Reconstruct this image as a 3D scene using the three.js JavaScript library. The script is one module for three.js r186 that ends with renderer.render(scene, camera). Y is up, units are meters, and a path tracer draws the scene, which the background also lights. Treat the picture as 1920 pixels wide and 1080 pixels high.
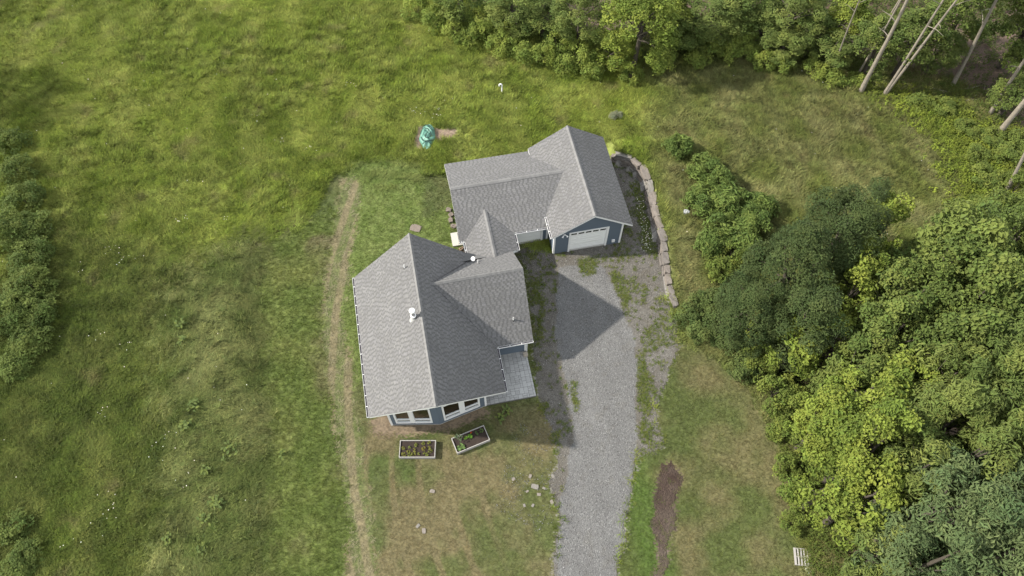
import * as THREE from 'three';
import { mergeGeometries } from 'three/addons/utils/BufferGeometryUtils.js';

// ------------------------------------------------------------------ camera, sky, sun, exposure
const renderer = new THREE.WebGLRenderer({ antialias: true });
renderer.toneMapping = THREE.LinearToneMapping;
renderer.toneMappingExposure = 2.75;
renderer.shadowMap.enabled = true;
renderer.shadowMap.type = THREE.PCFSoftShadowMap;
const scene = new THREE.Scene();
const camera = new THREE.PerspectiveCamera(43.067, 16 / 9, 0.5, 1500);
camera.position.set(0, 48, 0);
camera.rotation.order = 'YXZ';
camera.rotation.x = -60.278 * Math.PI / 180;
scene.add(camera);

const SKY_LEVEL = 0.45;
{
  const w = 256, h = 128, d = new Float32Array(w * h * 4);
  for (let j = 0; j < h; j++) for (let i = 0; i < w; i++) {
    const el = ((j + 0.5) / h - 0.5) * Math.PI, s = Math.max(0, Math.sin(el));
    const k = Math.pow(1 - s, 2.2), a = i / w * Math.PI * 2;
    const c = 0.5 + 0.5 * Math.sin(a * 3 + Math.sin(el * 9) * 1.4) * Math.sin(el * 7 + Math.cos(a * 2) * 2);
    const haze = 0.86 + 0.28 * c * (1 - k);
    const o = (j * w + i) * 4, lo = el < 0 ? 0.55 : 1;
    d[o] = SKY_LEVEL * lo * haze * (0.94 + 0.28 * k); d[o + 1] = SKY_LEVEL * lo * haze * (1.0 + 0.25 * k); d[o + 2] = SKY_LEVEL * lo * haze * (1.06 + 0.16 * k); d[o + 3] = 1;
  }
  const t = new THREE.DataTexture(d, w, h, THREE.RGBAFormat, THREE.FloatType);
  t.mapping = THREE.EquirectangularReflectionMapping; t.magFilter = THREE.LinearFilter; t.minFilter = THREE.LinearFilter; t.needsUpdate = true;
  scene.background = t; scene.environment = t;
}
const sun = new THREE.DirectionalLight(new THREE.Color().setRGB(1.0, 0.94, 0.83), 2.9);
{
  const al = 0.648, hx = -0.9988, hz = -0.049;
  sun.position.set(hx * Math.cos(al) * 120, Math.sin(al) * 120, -28 + hz * Math.cos(al) * 120);
  sun.target.position.set(0, 0, -28);
  sun.castShadow = true; sun.shadow.radius = 3;
  sun.shadow.mapSize.set(4096, 4096);
  const c = sun.shadow.camera; c.left = -60; c.right = 60; c.top = 60; c.bottom = -60; c.near = 1; c.far = 300;
  scene.add(sun, sun.target);
}

// ------------------------------------------------------------------ helpers
const rngOf = (s) => () => { s = (s + 0x6d2b79f5) | 0; let t = Math.imul(s ^ (s >>> 15), 1 | s); t = (t + Math.imul(t ^ (t >>> 7), 61 | t)) ^ t; return ((t ^ (t >>> 14)) >>> 0) / 4294967296; };
const hash = (x, y) => { let h = Math.imul(x, 374761393) + Math.imul(y, 668265263); h = Math.imul(h ^ (h >>> 13), 1274126177); return ((h ^ (h >>> 16)) >>> 0) / 4294967296; };
const noise = (x, y) => { const i = Math.floor(x), j = Math.floor(y), f = x - i, g = y - j, u = f * f * (3 - 2 * f), v = g * g * (3 - 2 * g); const a = hash(i, j), b = hash(i + 1, j), c = hash(i, j + 1), e = hash(i + 1, j + 1); return a + (b - a) * u + (c - a) * v + (a - b - c + e) * u * v; };
const fbm = (x, y, n = 4) => { let s = 0, a = 0.5, t = 0; for (let k = 0; k < n; k++) { s += a * noise(x, y); t += a; a *= 0.5; x = x * 2.03 + 17.1; y = y * 2.03 + 5.7; } return s / t; };
const clamp = (v, a = 0, b = 1) => Math.min(b, Math.max(a, v)), ss = (a, b, v) => { const t = clamp((v - a) / (b - a)); return t * t * (3 - 2 * t); }, lerp = (a, b, t) => a + (b - a) * t;
const mixc = (a, b, t) => [lerp(a[0], b[0], t), lerp(a[1], b[1], t), lerp(a[2], b[2], t)];
const V = (x, y, z) => new THREE.Vector3(x, y, z);
const inPoly = (P, x, z) => { let c = false; for (let i = 0, j = P.length - 1; i < P.length; j = i++) if ((P[i][1] > z) !== (P[j][1] > z) && x < (P[j][0] - P[i][0]) * (z - P[i][1]) / (P[j][1] - P[i][1]) + P[i][0]) c = !c; return c; };
const used = {};
const numbered = (n) => { const k = used[n] = (used[n] ?? -1) + 1; return k ? `${n}_${String(k).padStart(3, '0')}` : n; };
const lin = (r, g, b) => new THREE.Color().setRGB(r, g, b);
const std = (c, o = {}) => new THREE.MeshStandardMaterial({ color: c, roughness: 0.85, ...o });
const shade = (o) => { o.castShadow = true; o.receiveShadow = true; return o; };
function tag(o, label, category, group, kind) { o.userData = { label, category }; if (group) o.userData.group = group; if (kind) o.userData.kind = kind; return o; }
function thing(name, label, category, pos = [0, 0, 0], turn = 0, group) { const o = new THREE.Group(); o.name = numbered(name); o.position.set(...pos); o.rotation.y = turn; scene.add(o); return tag(o, label, category, group); }
function part(parent, name, geo, mat) { const m = shade(new THREE.Mesh(geo, mat)); m.name = name; parent.add(m); return m; }
function structure(name, geo, mat, label) { const m = shade(new THREE.Mesh(geo, mat)); m.name = name; m.userData = { kind: 'structure', label, category: name.split('_').pop() }; scene.add(m); return m; }
// collects triangles with flat normals
class GB {
  constructor(col) { this.p = []; this.n = []; this.c = []; this.u = []; this.col = col; }
  tri(a, b, c, col) {
    const ux = b.x - a.x, uy = b.y - a.y, uz = b.z - a.z, vx = c.x - a.x, vy = c.y - a.y, vz = c.z - a.z;
    let nx = uy * vz - uz * vy, ny = uz * vx - ux * vz, nz = ux * vy - uy * vx; const l = Math.hypot(nx, ny, nz) || 1; nx /= l; ny /= l; nz /= l;
    for (const q of [a, b, c]) {
      this.p.push(q.x, q.y, q.z); this.n.push(nx, ny, nz);
      if (Math.abs(ny) > 0.72) this.u.push(q.x, q.z); else if (Math.abs(nx) > Math.abs(nz)) this.u.push(q.z, q.y); else this.u.push(q.x, q.y);
    }
    if (this.col || col) { const k = col ?? this.col; for (let i = 0; i < 3; i++) this.c.push(k[0], k[1], k[2]); }
    return this;
  }
  poly(P, col) { for (let i = 1; i + 1 < P.length; i++) this.tri(P[0], P[i], P[i + 1], col); return this; }
  hex(a, col) { // a: 8 corners, bottom 0-3, top 4-7 (counter-clockwise from above)
    this.poly([a[4], a[5], a[6], a[7]], col); this.poly([a[3], a[2], a[1], a[0]], col);
    for (let i = 0; i < 4; i++) { const j = (i + 1) % 4; this.poly([a[i], a[j], a[j + 4], a[i + 4]], col); } return this;
  }
  box(x0, x1, y0, y1, z0, z1, col) { return this.hex([V(x0, y0, z1), V(x1, y0, z1), V(x1, y0, z0), V(x0, y0, z0), V(x0, y1, z1), V(x1, y1, z1), V(x1, y1, z0), V(x0, y1, z0)], col); }
  bar(a, b, w, h, up = V(0, 1, 0), col) { // a box along a-b, centred
    const d = b.clone().sub(a).normalize(), s = d.clone().cross(up).normalize().multiplyScalar(w / 2), t = s.clone().cross(d).normalize().multiplyScalar(h / 2);
    const k = (q, i, j) => q.clone().addScaledVector(s, i).addScaledVector(t, j);
    return this.hex([k(a, -1, -1), k(b, -1, -1), k(b, 1, -1), k(a, 1, -1), k(a, -1, 1), k(b, -1, 1), k(b, 1, 1), k(a, 1, 1)].map((v) => v), col);
  }
  geo() {
    const g = new THREE.BufferGeometry();
    g.setAttribute('position', new THREE.Float32BufferAttribute(this.p, 3)); g.setAttribute('normal', new THREE.Float32BufferAttribute(this.n, 3)); g.setAttribute('uv', new THREE.Float32BufferAttribute(this.u, 2));
    if (this.c.length) g.setAttribute('color', new THREE.Float32BufferAttribute(this.c, 3)); return g;
  }
}
// tapered tube through points with radii
function limb(pts, radii, seg = 7) {
  const pos = [], idx = [], nor = [], uv = [];
  for (let i = 0; i < pts.length; i++) {
    const t = pts[Math.min(i + 1, pts.length - 1)].clone().sub(pts[Math.max(i - 1, 0)]).normalize(), s = t.clone().cross(Math.abs(t.x) > 0.9 ? V(0, 0, 1) : V(1, 0, 0)).normalize(), b = s.clone().cross(t);
    for (let k = 0; k <= seg; k++) { const a = k / seg * Math.PI * 2, n = s.clone().multiplyScalar(Math.cos(a)).addScaledVector(b, Math.sin(a)); const q = pts[i].clone().addScaledVector(n, radii[i]); pos.push(q.x, q.y, q.z); nor.push(n.x, n.y, n.z); uv.push(k / seg * 0.6, i * 0.7); }
  }
  const w = seg + 1;
  for (let i = 0; i + 1 < pts.length; i++) for (let k = 0; k < seg; k++) { const a = i * w + k; idx.push(a, a + w, a + 1, a + 1, a + w, a + w + 1); }
  const g = new THREE.BufferGeometry(); g.setAttribute('position', new THREE.Float32BufferAttribute(pos, 3)); g.setAttribute('normal', new THREE.Float32BufferAttribute(nor, 3)); g.setAttribute('uv', new THREE.Float32BufferAttribute(uv, 2)); g.setIndex(idx); return g;
}
function tex(size, f, srgb = true) { // f(u, v) -> [r, g, b] in 0..1 (display values), tileable if f is
  const d = new Uint8Array(size * size * 4);
  for (let j = 0; j < size; j++) for (let i = 0; i < size; i++) { const c = f(i / size, j / size, i, j), o = (j * size + i) * 4; d[o] = clamp(c[0]) * 255; d[o + 1] = clamp(c[1]) * 255; d[o + 2] = clamp(c[2]) * 255; d[o + 3] = 255; }
  const t = new THREE.DataTexture(d, size, size); t.wrapS = t.wrapT = THREE.RepeatWrapping; t.magFilter = THREE.LinearFilter; t.minFilter = THREE.LinearMipmapLinearFilter; t.generateMipmaps = true; if (srgb) t.colorSpace = THREE.SRGBColorSpace; t.needsUpdate = true; return t;
}
const M4 = new THREE.Matrix4(), Q = new THREE.Quaternion(), Q2 = new THREE.Quaternion(), S3 = V(1, 1, 1), UPV = V(0, 1, 0), COL = new THREE.Color();
function scatter(name, geo, mat, list, parent = scene) { // list: {p, q, s, c}
  const m = shade(new THREE.InstancedMesh(geo, mat, list.length)); m.name = name;
  list.forEach((e, i) => { M4.compose(e.p, e.q, typeof e.s === 'number' ? S3.set(e.s, e.s, e.s) : e.s); m.setMatrixAt(i, M4); m.setColorAt(i, COL.setRGB(e.c[0], e.c[1], e.c[2])); });
  parent.add(m); return m;
}

// ------------------------------------------------------------------ terrain
const WALL_LINE = [[8.06, -39.88], [8.83, -39.54], [9.6, -39.2], [10.25, -38.53], [10.67, -37.86], [10.98, -36.99], [11.07, -36.12], [11.11, -35.16], [11.14, -34.12], [11.3, -33.19], [11.48, -32.08], [11.6, -30.85], [11.62, -29.4], [11.71, -27.98], [11.92, -26.6], [12.04, -25.57]];
const wallX = (z) => { const P = WALL_LINE; if (z <= P[0][1]) return P[0][0]; for (let i = 1; i < P.length; i++) if (z <= P[i][1]) return lerp(P[i - 1][0], P[i][0], (z - P[i - 1][1]) / (P[i][1] - P[i - 1][1])); return P[P.length - 1][0]; };
const wallTop = (z) => 1.0 * ss(-42.2, -40.2, z) * (1 - ss(-31.5, -25.4, z)) + 0.0;
function terrain(x, z) {
  const near = ss(2, 9, Math.hypot(Math.max(0, Math.abs(x - 1) - 12), Math.max(0, Math.abs(z + 22) - 19)));
  const bumps = (fbm(x * 0.16, z * 0.16, 3) - 0.5) * (0.08 + 0.5 * near);
  const e = x - wallX(z);
  const rise = e > 0 ? lerp(wallTop(z), 1.0, ss(0, 11, e)) : 0;
  return bumps + rise;
}
// the outlines of what covers the ground
const DRIVE = [[3.32, -30.6], [-0.5, -31], [1.2, -29.29], [1.5, -26.48], [1.6, -22.51], [1.86, -18.82], [2.73, -16.49], [3.21, -14.27], [2.46, -12.85], [3.02, -10.78], [2.64, -6.91], [2.4, 6], [5.6, 6], [6.53, -6.91], [7.49, -10.78], [8.3, -14.64], [10.03, -14.82], [10.17, -18.03], [11.21, -20.84], [12.16, -22.51], [11.79, -25.13], [11.8, -27.4], [11.75, -30.27], [11.6, -32.26], [11.4, -34.84], [11.2, -36.9], [10.5, -38.6], [8.93, -39.6], [7, -38], [4.4, -31.6]];
const CORE = [[3.49, -29.29], [3.13, -23.8], [3.79, -20.43], [4.19, -16.49], [3.51, -12.85], [3.09, -10.78], [2.8, -6.91], [2.6, 6], [5.5, 6], [6.43, -6.91], [7.49, -10.78], [8.23, -14.64], [8.9, -20.43], [8.92, -22.94], [8.01, -26.48], [6.98, -29.29]];
const SOIL = [[9.95, -13.99], [10.74, -14.06], [11.12, -13.38], [10.8, -11.46], [10.23, -9.45], [9.23, -6.91], [8.4, -3], [7.9, -3], [8.74, -6.91], [9.18, -9.13], [9.21, -10.78], [9.66, -12.85]];
const STRAW = [[-14.13, -37.83], [-12.37, -37.83], [-12.35, -34.32], [-12.63, -30.27], [-12.41, -24.68], [-11.28, -20.43], [-10.64, -16.49], [-9.48, -12.85], [-8.41, -6.91], [-8, 2], [-10.4, 2], [-10.55, -6.91], [-10.2, -9.45], [-11.32, -13.56], [-12.75, -18.82], [-13.8, -22.94], [-14.17, -28.34], [-13.99, -32.26]];
const LAWN_S = [[-10.93, -16.49], [-8.2, -17.5], [-4.74, -18], [-1.66, -18.2], [1.67, -18.7], [2.73, -16.49], [3.21, -14.27], [2.46, -12.85], [2.92, -10.78], [2.64, -6.91], [2.5, 2], [-8, 2], [-8.41, -6.91], [-9.48, -12.85]];
const LAWN_R = [[10.4, -20.84], [12.41, -22.94], [15.9, -20.43], [17.2, -16.49], [18.2, -12.85], [17.8, -6.91], [17, 3], [5.6, 3], [6.59, -6.91], [8.4, -14.64], [10.03, -14.82]];
const BARE = [[-9.87, -16.87], [-8.6, -17.8], [-4.74, -17.5], [-2.21, -18.2], [-1.28, -17.26], [-2.91, -16.49], [-4.71, -15.93], [-7.23, -15.74], [-9.43, -16.04]];
const LOOP = [[-14.1, -37.55], [-13.4, -39.23], [-10.78, -39.92], [-7.59, -39.23], [-7.05, -37.55], [-7.26, -33.8], [-4.8, -35.38], [-3, -30.76], [-6, -29], [-12.0, -17], [-11.2, -20.4], [-12.4, -24.6], [-12.6, -30.27], [-12.35, -34.32], [-12.34, -37.55]];
const LANE = [[-20.23, -32.26], [-13.79, -34.84], [-13.99, -32.26], [-14.25, -28.34], [-13.8, -22.94], [-12.75, -18.82], [-11.32, -13.56], [-10, -9.45], [-10.55, -6.91], [-10, 2], [-15, 2], [-15.82, -6.91], [-17.21, -12.85], [-18.17, -20.43], [-19.63, -26.48]];
const LODGED = [[-26.44, -26.48], [-23.3, -30.76], [-20.23, -32.26], [-19.63, -26.48], [-18.17, -20.43], [-17.21, -12.85], [-15.82, -6.91], [-15, 2], [-21, 2], [-21.76, -6.91], [-23.53, -12.85], [-24.23, -18.82]];
const WOODS = [[-6, -60], [0, -57], [6, -54], [12, -53], [20, -53.5], [26, -52], [31, -50.2], [36, -48.6], [40.2, -46], [41.8, -43], [43, -39], [42, -33], [36, -29.5], [28, -29.5], [24, -25.5], [19.6, -22.5], [19.6, -17], [20.5, -12], [20, -3], [60, 6], [70, -40], [60, -80], [0, -80]];
const TARP_DIRT = [[[-8.59, -43.5], [-7.0, -43.8], [-6.6, -41], [-8.3, -41.0]], [[-7, -43.5], [-4.53, -43.47], [-4.41, -42.63], [-6.02, -41.79], [-7, -41.8]]];
const YARD = [[-14.6, -38.4], [-3, -38.4], [2, -30], [2, -16], [-8, -6], [-8, 2], [-12.5, 2], [-13, -8], [-13.8, -13.5], [-15.2, -18.8], [-16.2, -22.9], [-16.6, -28.3], [-16.6, -33]];
const BELT = [[30.9, -46.3], [33.8, -46.5], [37.6, -44.8], [39.9, -41.8], [43.0, -42.2], [40.0, -29.2], [35.9, -31.0], [35.1, -34.1], [35.6, -38.8], [34.1, -42.9], [32.1, -45.4]];
const WEEDY = [[[9.9, -37.2], [10.7, -37], [11.3, -31], [11.2, -29.9], [10.2, -31]], [[7.39, -29.29], [8.01, -29.29], [8.41, -27.87], [9.0, -26.48], [8.5, -25.6], [7.86, -27.17]], [[1.2, -28.7], [2.03, -27.87], [2.38, -25.57], [2.14, -22.9], [1.2, -23.3]], [[9.23, -22.09], [9.64, -20.43], [9.6, -17.64], [8.96, -16.87], [8.76, -18.82]], [[4.1, -19.9], [4.5, -19.9], [4.6, -17.6], [4.2, -17.6]], [[5.0, -29.9], [6.5, -30.1], [6.4, -28.6], [5.4, -28.5]], [[8.7, -15.4], [9.5, -15.4], [9.4, -17], [8.8, -17]], [[2.2, -14], [3.1, -14.4], [3.2, -16.4], [2.4, -16]]];
const TH = 0.19619, CT = Math.cos(TH), ST = Math.sin(TH);
const toUV = (x, z) => [x * CT - z * ST, x * ST + z * CT];
const FOOT = [[-4.8, 1.75, -28.2, -17.6], [1.7, 5.3, -28.3, -21.4], [2.7, 5.5, -31, -28], [2.3, 9, -37.5, -30.55], [9, 14.4, -37.5, -29.2], [1.6, 5.34, -21.6, -17.95]];
const inHouse = (x, z, m = 0) => { const [u, v] = toUV(x, z); return FOOT.some((f) => u > f[0] - m && u < f[1] + m && v > f[2] - m && v < f[3] + m); };
const BEDS = [{ c: [-6.315, -14.845], w: 2.4, d: 1.18, a: 0.0 }, { c: [-2.785, -15.51], w: 2.36, d: 1.12, a: 0.405 }];
const inBed = (x, z) => BEDS.some((b) => { const dx = x - b.c[0], dz = z - b.c[1], c = Math.cos(b.a), s = Math.sin(b.a); return Math.abs(dx * c - dz * s) < b.w / 2 && Math.abs(dx * s + dz * c) < b.d / 2; });
const wob = (x, z, a = 0.5) => [x + (fbm(x * 0.9 + 3, z * 0.9, 3) - 0.5) * 2 * a, z + (fbm(x * 0.9 + 40, z * 0.9 + 11, 3) - 0.5) * 2 * a];
const any = (L, x, z) => L.some((P) => inPoly(P, x, z));
// what grows at a place: kind, colour, height
function cover(x, z, jx = 0, jz = 0) {
  const [a0, b0] = wob(x, z, 0.35), a = a0 + jx, b = b0 + jz, [a3, b3] = wob(x, z, 0.9), a2 = a3 + 4 * jx, b2 = b3 + 4 * jz;
  const n1 = fbm(x * 0.11 + 7, z * 0.11, 4), n2 = fbm(x * 0.45, z * 0.45 + 9, 3), n3 = noise(x * 1.7 + 50, z * 1.7);
  if (inPoly(DRIVE, a0 + jx * 1.2, b0 + jz * 1.2)) return { k: 'drive', c: [0.19, 0.18, 0.165] };
  if (inPoly(SOIL, a0 + jx, b0 + jz)) return { k: 'soil', c: mixc([0.055, 0.031, 0.023], [0.125, 0.096, 0.076], clamp((z + 14) / 6 * 0.75 + (n3 - 0.3) * 0.5)) };
  if (any(TARP_DIRT, a, b)) return { k: 'soil', c: mixc([0.16, 0.115, 0.08], [0.23, 0.175, 0.13], n3) };
  if (inPoly(BARE, a, b)) return { k: n3 > 0.62 ? 'lawn' : 'soil', h: 0.06, c: mixc([0.12, 0.088, 0.058], [0.21, 0.165, 0.105], n2 * 0.5 + n3 * 0.5) };
  if (inPoly(STRAW, a, b)) { const track = Math.sin((x - 0.0095 * (z + 25) * (z + 25)) * 5.2 + 0.6 * noise(z * 0.4, 3)); return { k: 'straw', h: 0.07, c: mixc([0.1, 0.118, 0.036], [0.175, 0.148, 0.08], clamp(ss(-0.35, 0.5, track) + (n3 - 0.5) * 0.7)) }; }
  if (inPoly(LAWN_S, a, b)) { const g = clamp((n2 - 0.38) * 3.2 + (n1 - 0.5) * 2), arc = Math.sin(Math.hypot(x - 16, z + 16) * 3.4 + n1 * 3); return { k: 'lawn', h: 0.09, c: mixc(mixc([0.074, 0.106, 0.022], [0.1, 0.116, 0.032], n3), [0.165, 0.142, 0.066], clamp(g + 0.75 * ss(0.6, 0.95, arc) * ss(-16, -13.5, z) * ss(0.5, -3, x) + 0.14 * ss(-14.5, -11, z + (n1 - 0.5) * 4))) }; }
  if (inPoly(LAWN_R, a, b)) { const g = clamp((n2 - 0.36) * 2.6 + (n1 - 0.5) * 1.6), side = ss(1.9, 0.3, Math.abs(x - 8.4 - (z + 11) * 0.16)) * ss(-15.2, -14, z); return { k: 'lawn', h: 0.11, c: mixc(mixc([0.084, 0.108, 0.025], [0.148, 0.136, 0.055], g), [0.075, 0.13, 0.018], side * 0.8) }; }
  if (inPoly(LOOP, a, b)) { const arc = Math.sin(Math.hypot((x + 10.3) * 0.8, z + 34) * 4.2 + n2 * 5); return { k: arc > 0.3 && z < -36.8 ? 'windrow' : 'lawn', h: 0.14, tang: Math.atan2(x + 10.3, -(z + 34)), c: mixc([0.115, 0.165, 0.03], [0.18, 0.225, 0.06], clamp(0.45 + arc * 0.22 * ss(-35, -37, z) + (n3 - 0.5))) }; }
  if (inPoly(LANE, a2, b2)) { const dry = ss(-29, -33, z) * ss(0.42, 0.6, n2) + ss(-15.5, -13.5, x) * ss(0.5, 0.7, n2) * 0.5; return { k: 'lawn', h: 0.2, c: mixc(mixc([0.105, 0.145, 0.025], [0.165, 0.19, 0.046], clamp((n2 - 0.3) * 2)), [0.16, 0.14, 0.07], clamp(dry)) }; }
  if (inPoly(YARD, a, b)) return { k: 'lawn', h: 0.13, c: mixc([0.092, 0.122, 0.03], [0.155, 0.155, 0.06], clamp((n2 - 0.3) * 2)) };
  if (inPoly(BELT, a2, b2)) return { k: 'belt', h: 0.3, c: mixc([0.13, 0.185, 0.022], [0.21, 0.26, 0.036], n2) };
  if (inPoly(LODGED, a2, b2)) return { k: 'meadow', h: 0.62, lay: 1, c: mixc([0.105, 0.142, 0.034], [0.2, 0.225, 0.076], clamp((n2 - 0.3) * 2.2)) };
  if (inPoly(WOODS, a2, b2)) return { k: 'woods', c: mixc([0.075, 0.052, 0.036], [0.14, 0.098, 0.07], n3 * 0.6 + n2 * 0.4) };
  // the open meadow: lusher sward to the south-west with shade painted into its colour, bright hay to the north, dry olive on the bank
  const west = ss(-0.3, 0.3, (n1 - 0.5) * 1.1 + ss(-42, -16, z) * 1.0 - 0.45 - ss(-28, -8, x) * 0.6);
  const bank = ss(-0.2, 0.25, (n1 - 0.5) * 0.7 + ss(5, 17, x) - 0.5);
  const m = clamp((n2 - 0.3) * 2.0 + 0.22 * Math.sin((x - 0.16 * z) * 1.7 + n1 * 5));
  let c = mixc([0.172, 0.228, 0.03], [0.262, 0.305, 0.064], m);
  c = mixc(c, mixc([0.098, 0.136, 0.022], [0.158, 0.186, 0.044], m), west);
  c = mixc(c, mixc([0.155, 0.18, 0.048], [0.25, 0.245, 0.105], m), bank * 0.85);
  const dry = ss(0.68, 0.8, fbm(x * 0.5 + 90, z * 0.5 + 31, 4)); c = mixc(c, [0.22, 0.19, 0.085], dry * 0.5);
  return { k: 'meadow', h: lerp(0.34, 0.6, n1), lay: 0.8 * ss(0.55, 0.66, fbm(x * 0.13 + 21, z * 0.13 + 70, 3)), c };
}

// ------------------------------------------------------------------ ground sheet, driveway, soil
const GX0 = -62, GX1 = 62, GZ0 = -78, GZ1 = 6;
{
  const xs = [-500, -250, -140, -90], zs = [-500, -260, -150, -100];
  for (let x = GX0; x <= GX1; x += 0.5) xs.push(x); xs.push(90, 140, 250, 500);
  for (let z = GZ0; z <= GZ1; z += 0.5) zs.push(z); zs.push(30, 90, 220, 500);
  const pos = [], uv = [], idx = [];
  for (const z of zs) for (const x of xs) { const big = Math.abs(x) > 62.1 || z < -78.1 || z > 6.1; pos.push(x, big ? terrain(clamp(x, GX0, GX1), clamp(z, GZ0, GZ1)) : terrain(x, z), z); uv.push((x - GX0) / (GX1 - GX0), (z - GZ0) / (GZ1 - GZ0)); }
  const w = xs.length; for (let j = 0; j + 1 < zs.length; j++) for (let i = 0; i + 1 < w; i++) { const a = j * w + i; idx.push(a, a + w, a + 1, a + 1, a + w, a + w + 1); }
  const g = new THREE.BufferGeometry(); g.setAttribute('position', new THREE.Float32BufferAttribute(pos, 3)); g.setAttribute('uv', new THREE.Float32BufferAttribute(uv, 2)); g.setIndex(idx); g.computeVertexNormals();
  const N = 1280, d = new Uint8Array(N * N * 4), enc = (v) => 255 * Math.pow(clamp(v), 1 / 2.2);
  for (let j = 0; j < N; j++) for (let i = 0; i < N; i++) {
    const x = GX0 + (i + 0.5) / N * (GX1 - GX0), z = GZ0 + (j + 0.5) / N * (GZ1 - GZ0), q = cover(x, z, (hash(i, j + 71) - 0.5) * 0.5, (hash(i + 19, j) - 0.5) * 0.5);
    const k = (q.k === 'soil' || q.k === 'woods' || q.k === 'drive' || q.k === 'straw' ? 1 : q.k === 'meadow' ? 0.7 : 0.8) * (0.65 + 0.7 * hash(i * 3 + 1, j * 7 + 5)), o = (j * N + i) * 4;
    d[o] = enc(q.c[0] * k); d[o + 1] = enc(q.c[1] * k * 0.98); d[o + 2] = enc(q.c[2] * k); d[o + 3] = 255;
  }
  const t = new THREE.DataTexture(d, N, N); t.colorSpace = THREE.SRGBColorSpace; t.magFilter = THREE.LinearFilter; t.minFilter = THREE.LinearMipmapLinearFilter; t.generateMipmaps = true; t.wrapS = t.wrapT = THREE.MirroredRepeatWrapping; t.needsUpdate = true;
  structure('ground', g, new THREE.MeshStandardMaterial({ map: t, roughness: 1 }), 'rolling green meadow and lawn around the house');
}
const pebbleTex = tex(1024, (u, v, i, j) => { const a = hash(i >> 1, j >> 1), b = hash((i >> 2) + 77, (j >> 2) + 13), c = hash(i + 9, j + 4); const e = hash((i >> 3) + 31, (j >> 3) + 7), k = 0.66 + 0.3 * (a * 0.3 + b * 0.35 + e * 0.2 + c * 0.15) + (b > 0.95 ? 0.16 : 0) - (b < 0.06 ? 0.16 : 0); return [k, k * (0.985 + 0.02 * b), k * (0.975 + 0.035 * c)]; });
const pebbleBump = tex(512, (u, v, i, j) => { const k = hash(i >> 1, (j >> 1) + 3) * 0.7 + hash(i, j + 99) * 0.3; return [k, k, k]; }, false);
const driveColor = (x, z) => {
  const [a, b] = wob(x, z, 0.3), core = inPoly(CORE, a, b) ? 1 : 0, n = fbm(x * 0.7 + 5, z * 0.7, 3), m = fbm(x * 2.6, z * 2.6 + 8, 2);
  const tracks = 0.5 + 0.5 * Math.sin((x - 0.18 * z) * 2.9 + n * 2);
  const base = core ? mixc([0.168, 0.167, 0.168], [0.222, 0.221, 0.221], clamp(n * 0.7 + tracks * 0.3)) : mixc([0.135, 0.123, 0.107], [0.202, 0.19, 0.173], clamp(n * 1.2 - 0.1));
  return mixc(base, [0.13, 0.115, 0.09], core ? 0.2 * ss(0.6, 0.8, m) : 0.5 * ss(0.52, 0.75, m));
};
function sheet(name, poly, step, lift, colorOf, mat, label, edge = 0.35) {
  const bx = poly.map((p) => p[0]), bz = poly.map((p) => p[1]), x0 = Math.min(...bx) - 0.5, x1 = Math.max(...bx) + 0.5, z0 = Math.min(...bz) - 0.5, z1 = Math.max(...bz) + 0.5;
  const nx = Math.ceil((x1 - x0) / step), nz = Math.ceil((z1 - z0) / step), id = new Map(), pos = [], col = [], uv = [], idx = [];
  const vert = (i, j) => { const k = i * 100000 + j; if (!id.has(k)) { const x = x0 + i * step, z = z0 + j * step, c = colorOf(x, z); id.set(k, pos.length / 3); pos.push(x, terrain(Math.min(x, wallX(z) - 0.02), z) + lift, z); col.push(...c); uv.push(x / 13, z / 13); } return id.get(k); };
  for (let i = 0; i < nx; i++) for (let j = 0; j < nz; j++) {
    const x = x0 + (i + 0.5) * step, z = z0 + (j + 0.5) * step, [a, b] = wob(x, z, edge); if (!inPoly(poly, a, b)) continue;
    const A = vert(i, j), B = vert(i + 1, j), C = vert(i + 1, j + 1), D = vert(i, j + 1); idx.push(A, D, B, B, D, C);
  }
  const g = new THREE.BufferGeometry(); g.setAttribute('position', new THREE.Float32BufferAttribute(pos, 3)); g.setAttribute('color', new THREE.Float32BufferAttribute(col, 3)); g.setAttribute('uv', new THREE.Float32BufferAttribute(uv, 2)); g.setIndex(idx); g.computeVertexNormals();
  return structure(name, g, mat, label);
}
const gravelMat = new THREE.MeshStandardMaterial({ vertexColors: true, map: pebbleTex, bumpMap: pebbleBump, bumpScale: 0.03, roughness: 0.95 });
sheet('gravel_driveway', DRIVE, 0.15, 0.022, driveColor, gravelMat, 'grey crushed gravel driveway leading to the garage doors');
sheet('soil_strip', SOIL, 0.12, 0.03, (x, z) => cover(x, z).k === 'soil' ? cover(x, z).c : [0.08, 0.06, 0.045], new THREE.MeshStandardMaterial({ vertexColors: true, map: pebbleTex, bumpMap: pebbleBump, bumpScale: 0.05, roughness: 1 }), 'strip of dark bare soil beside the driveway', 0.6);
console.log('ground done');

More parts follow.
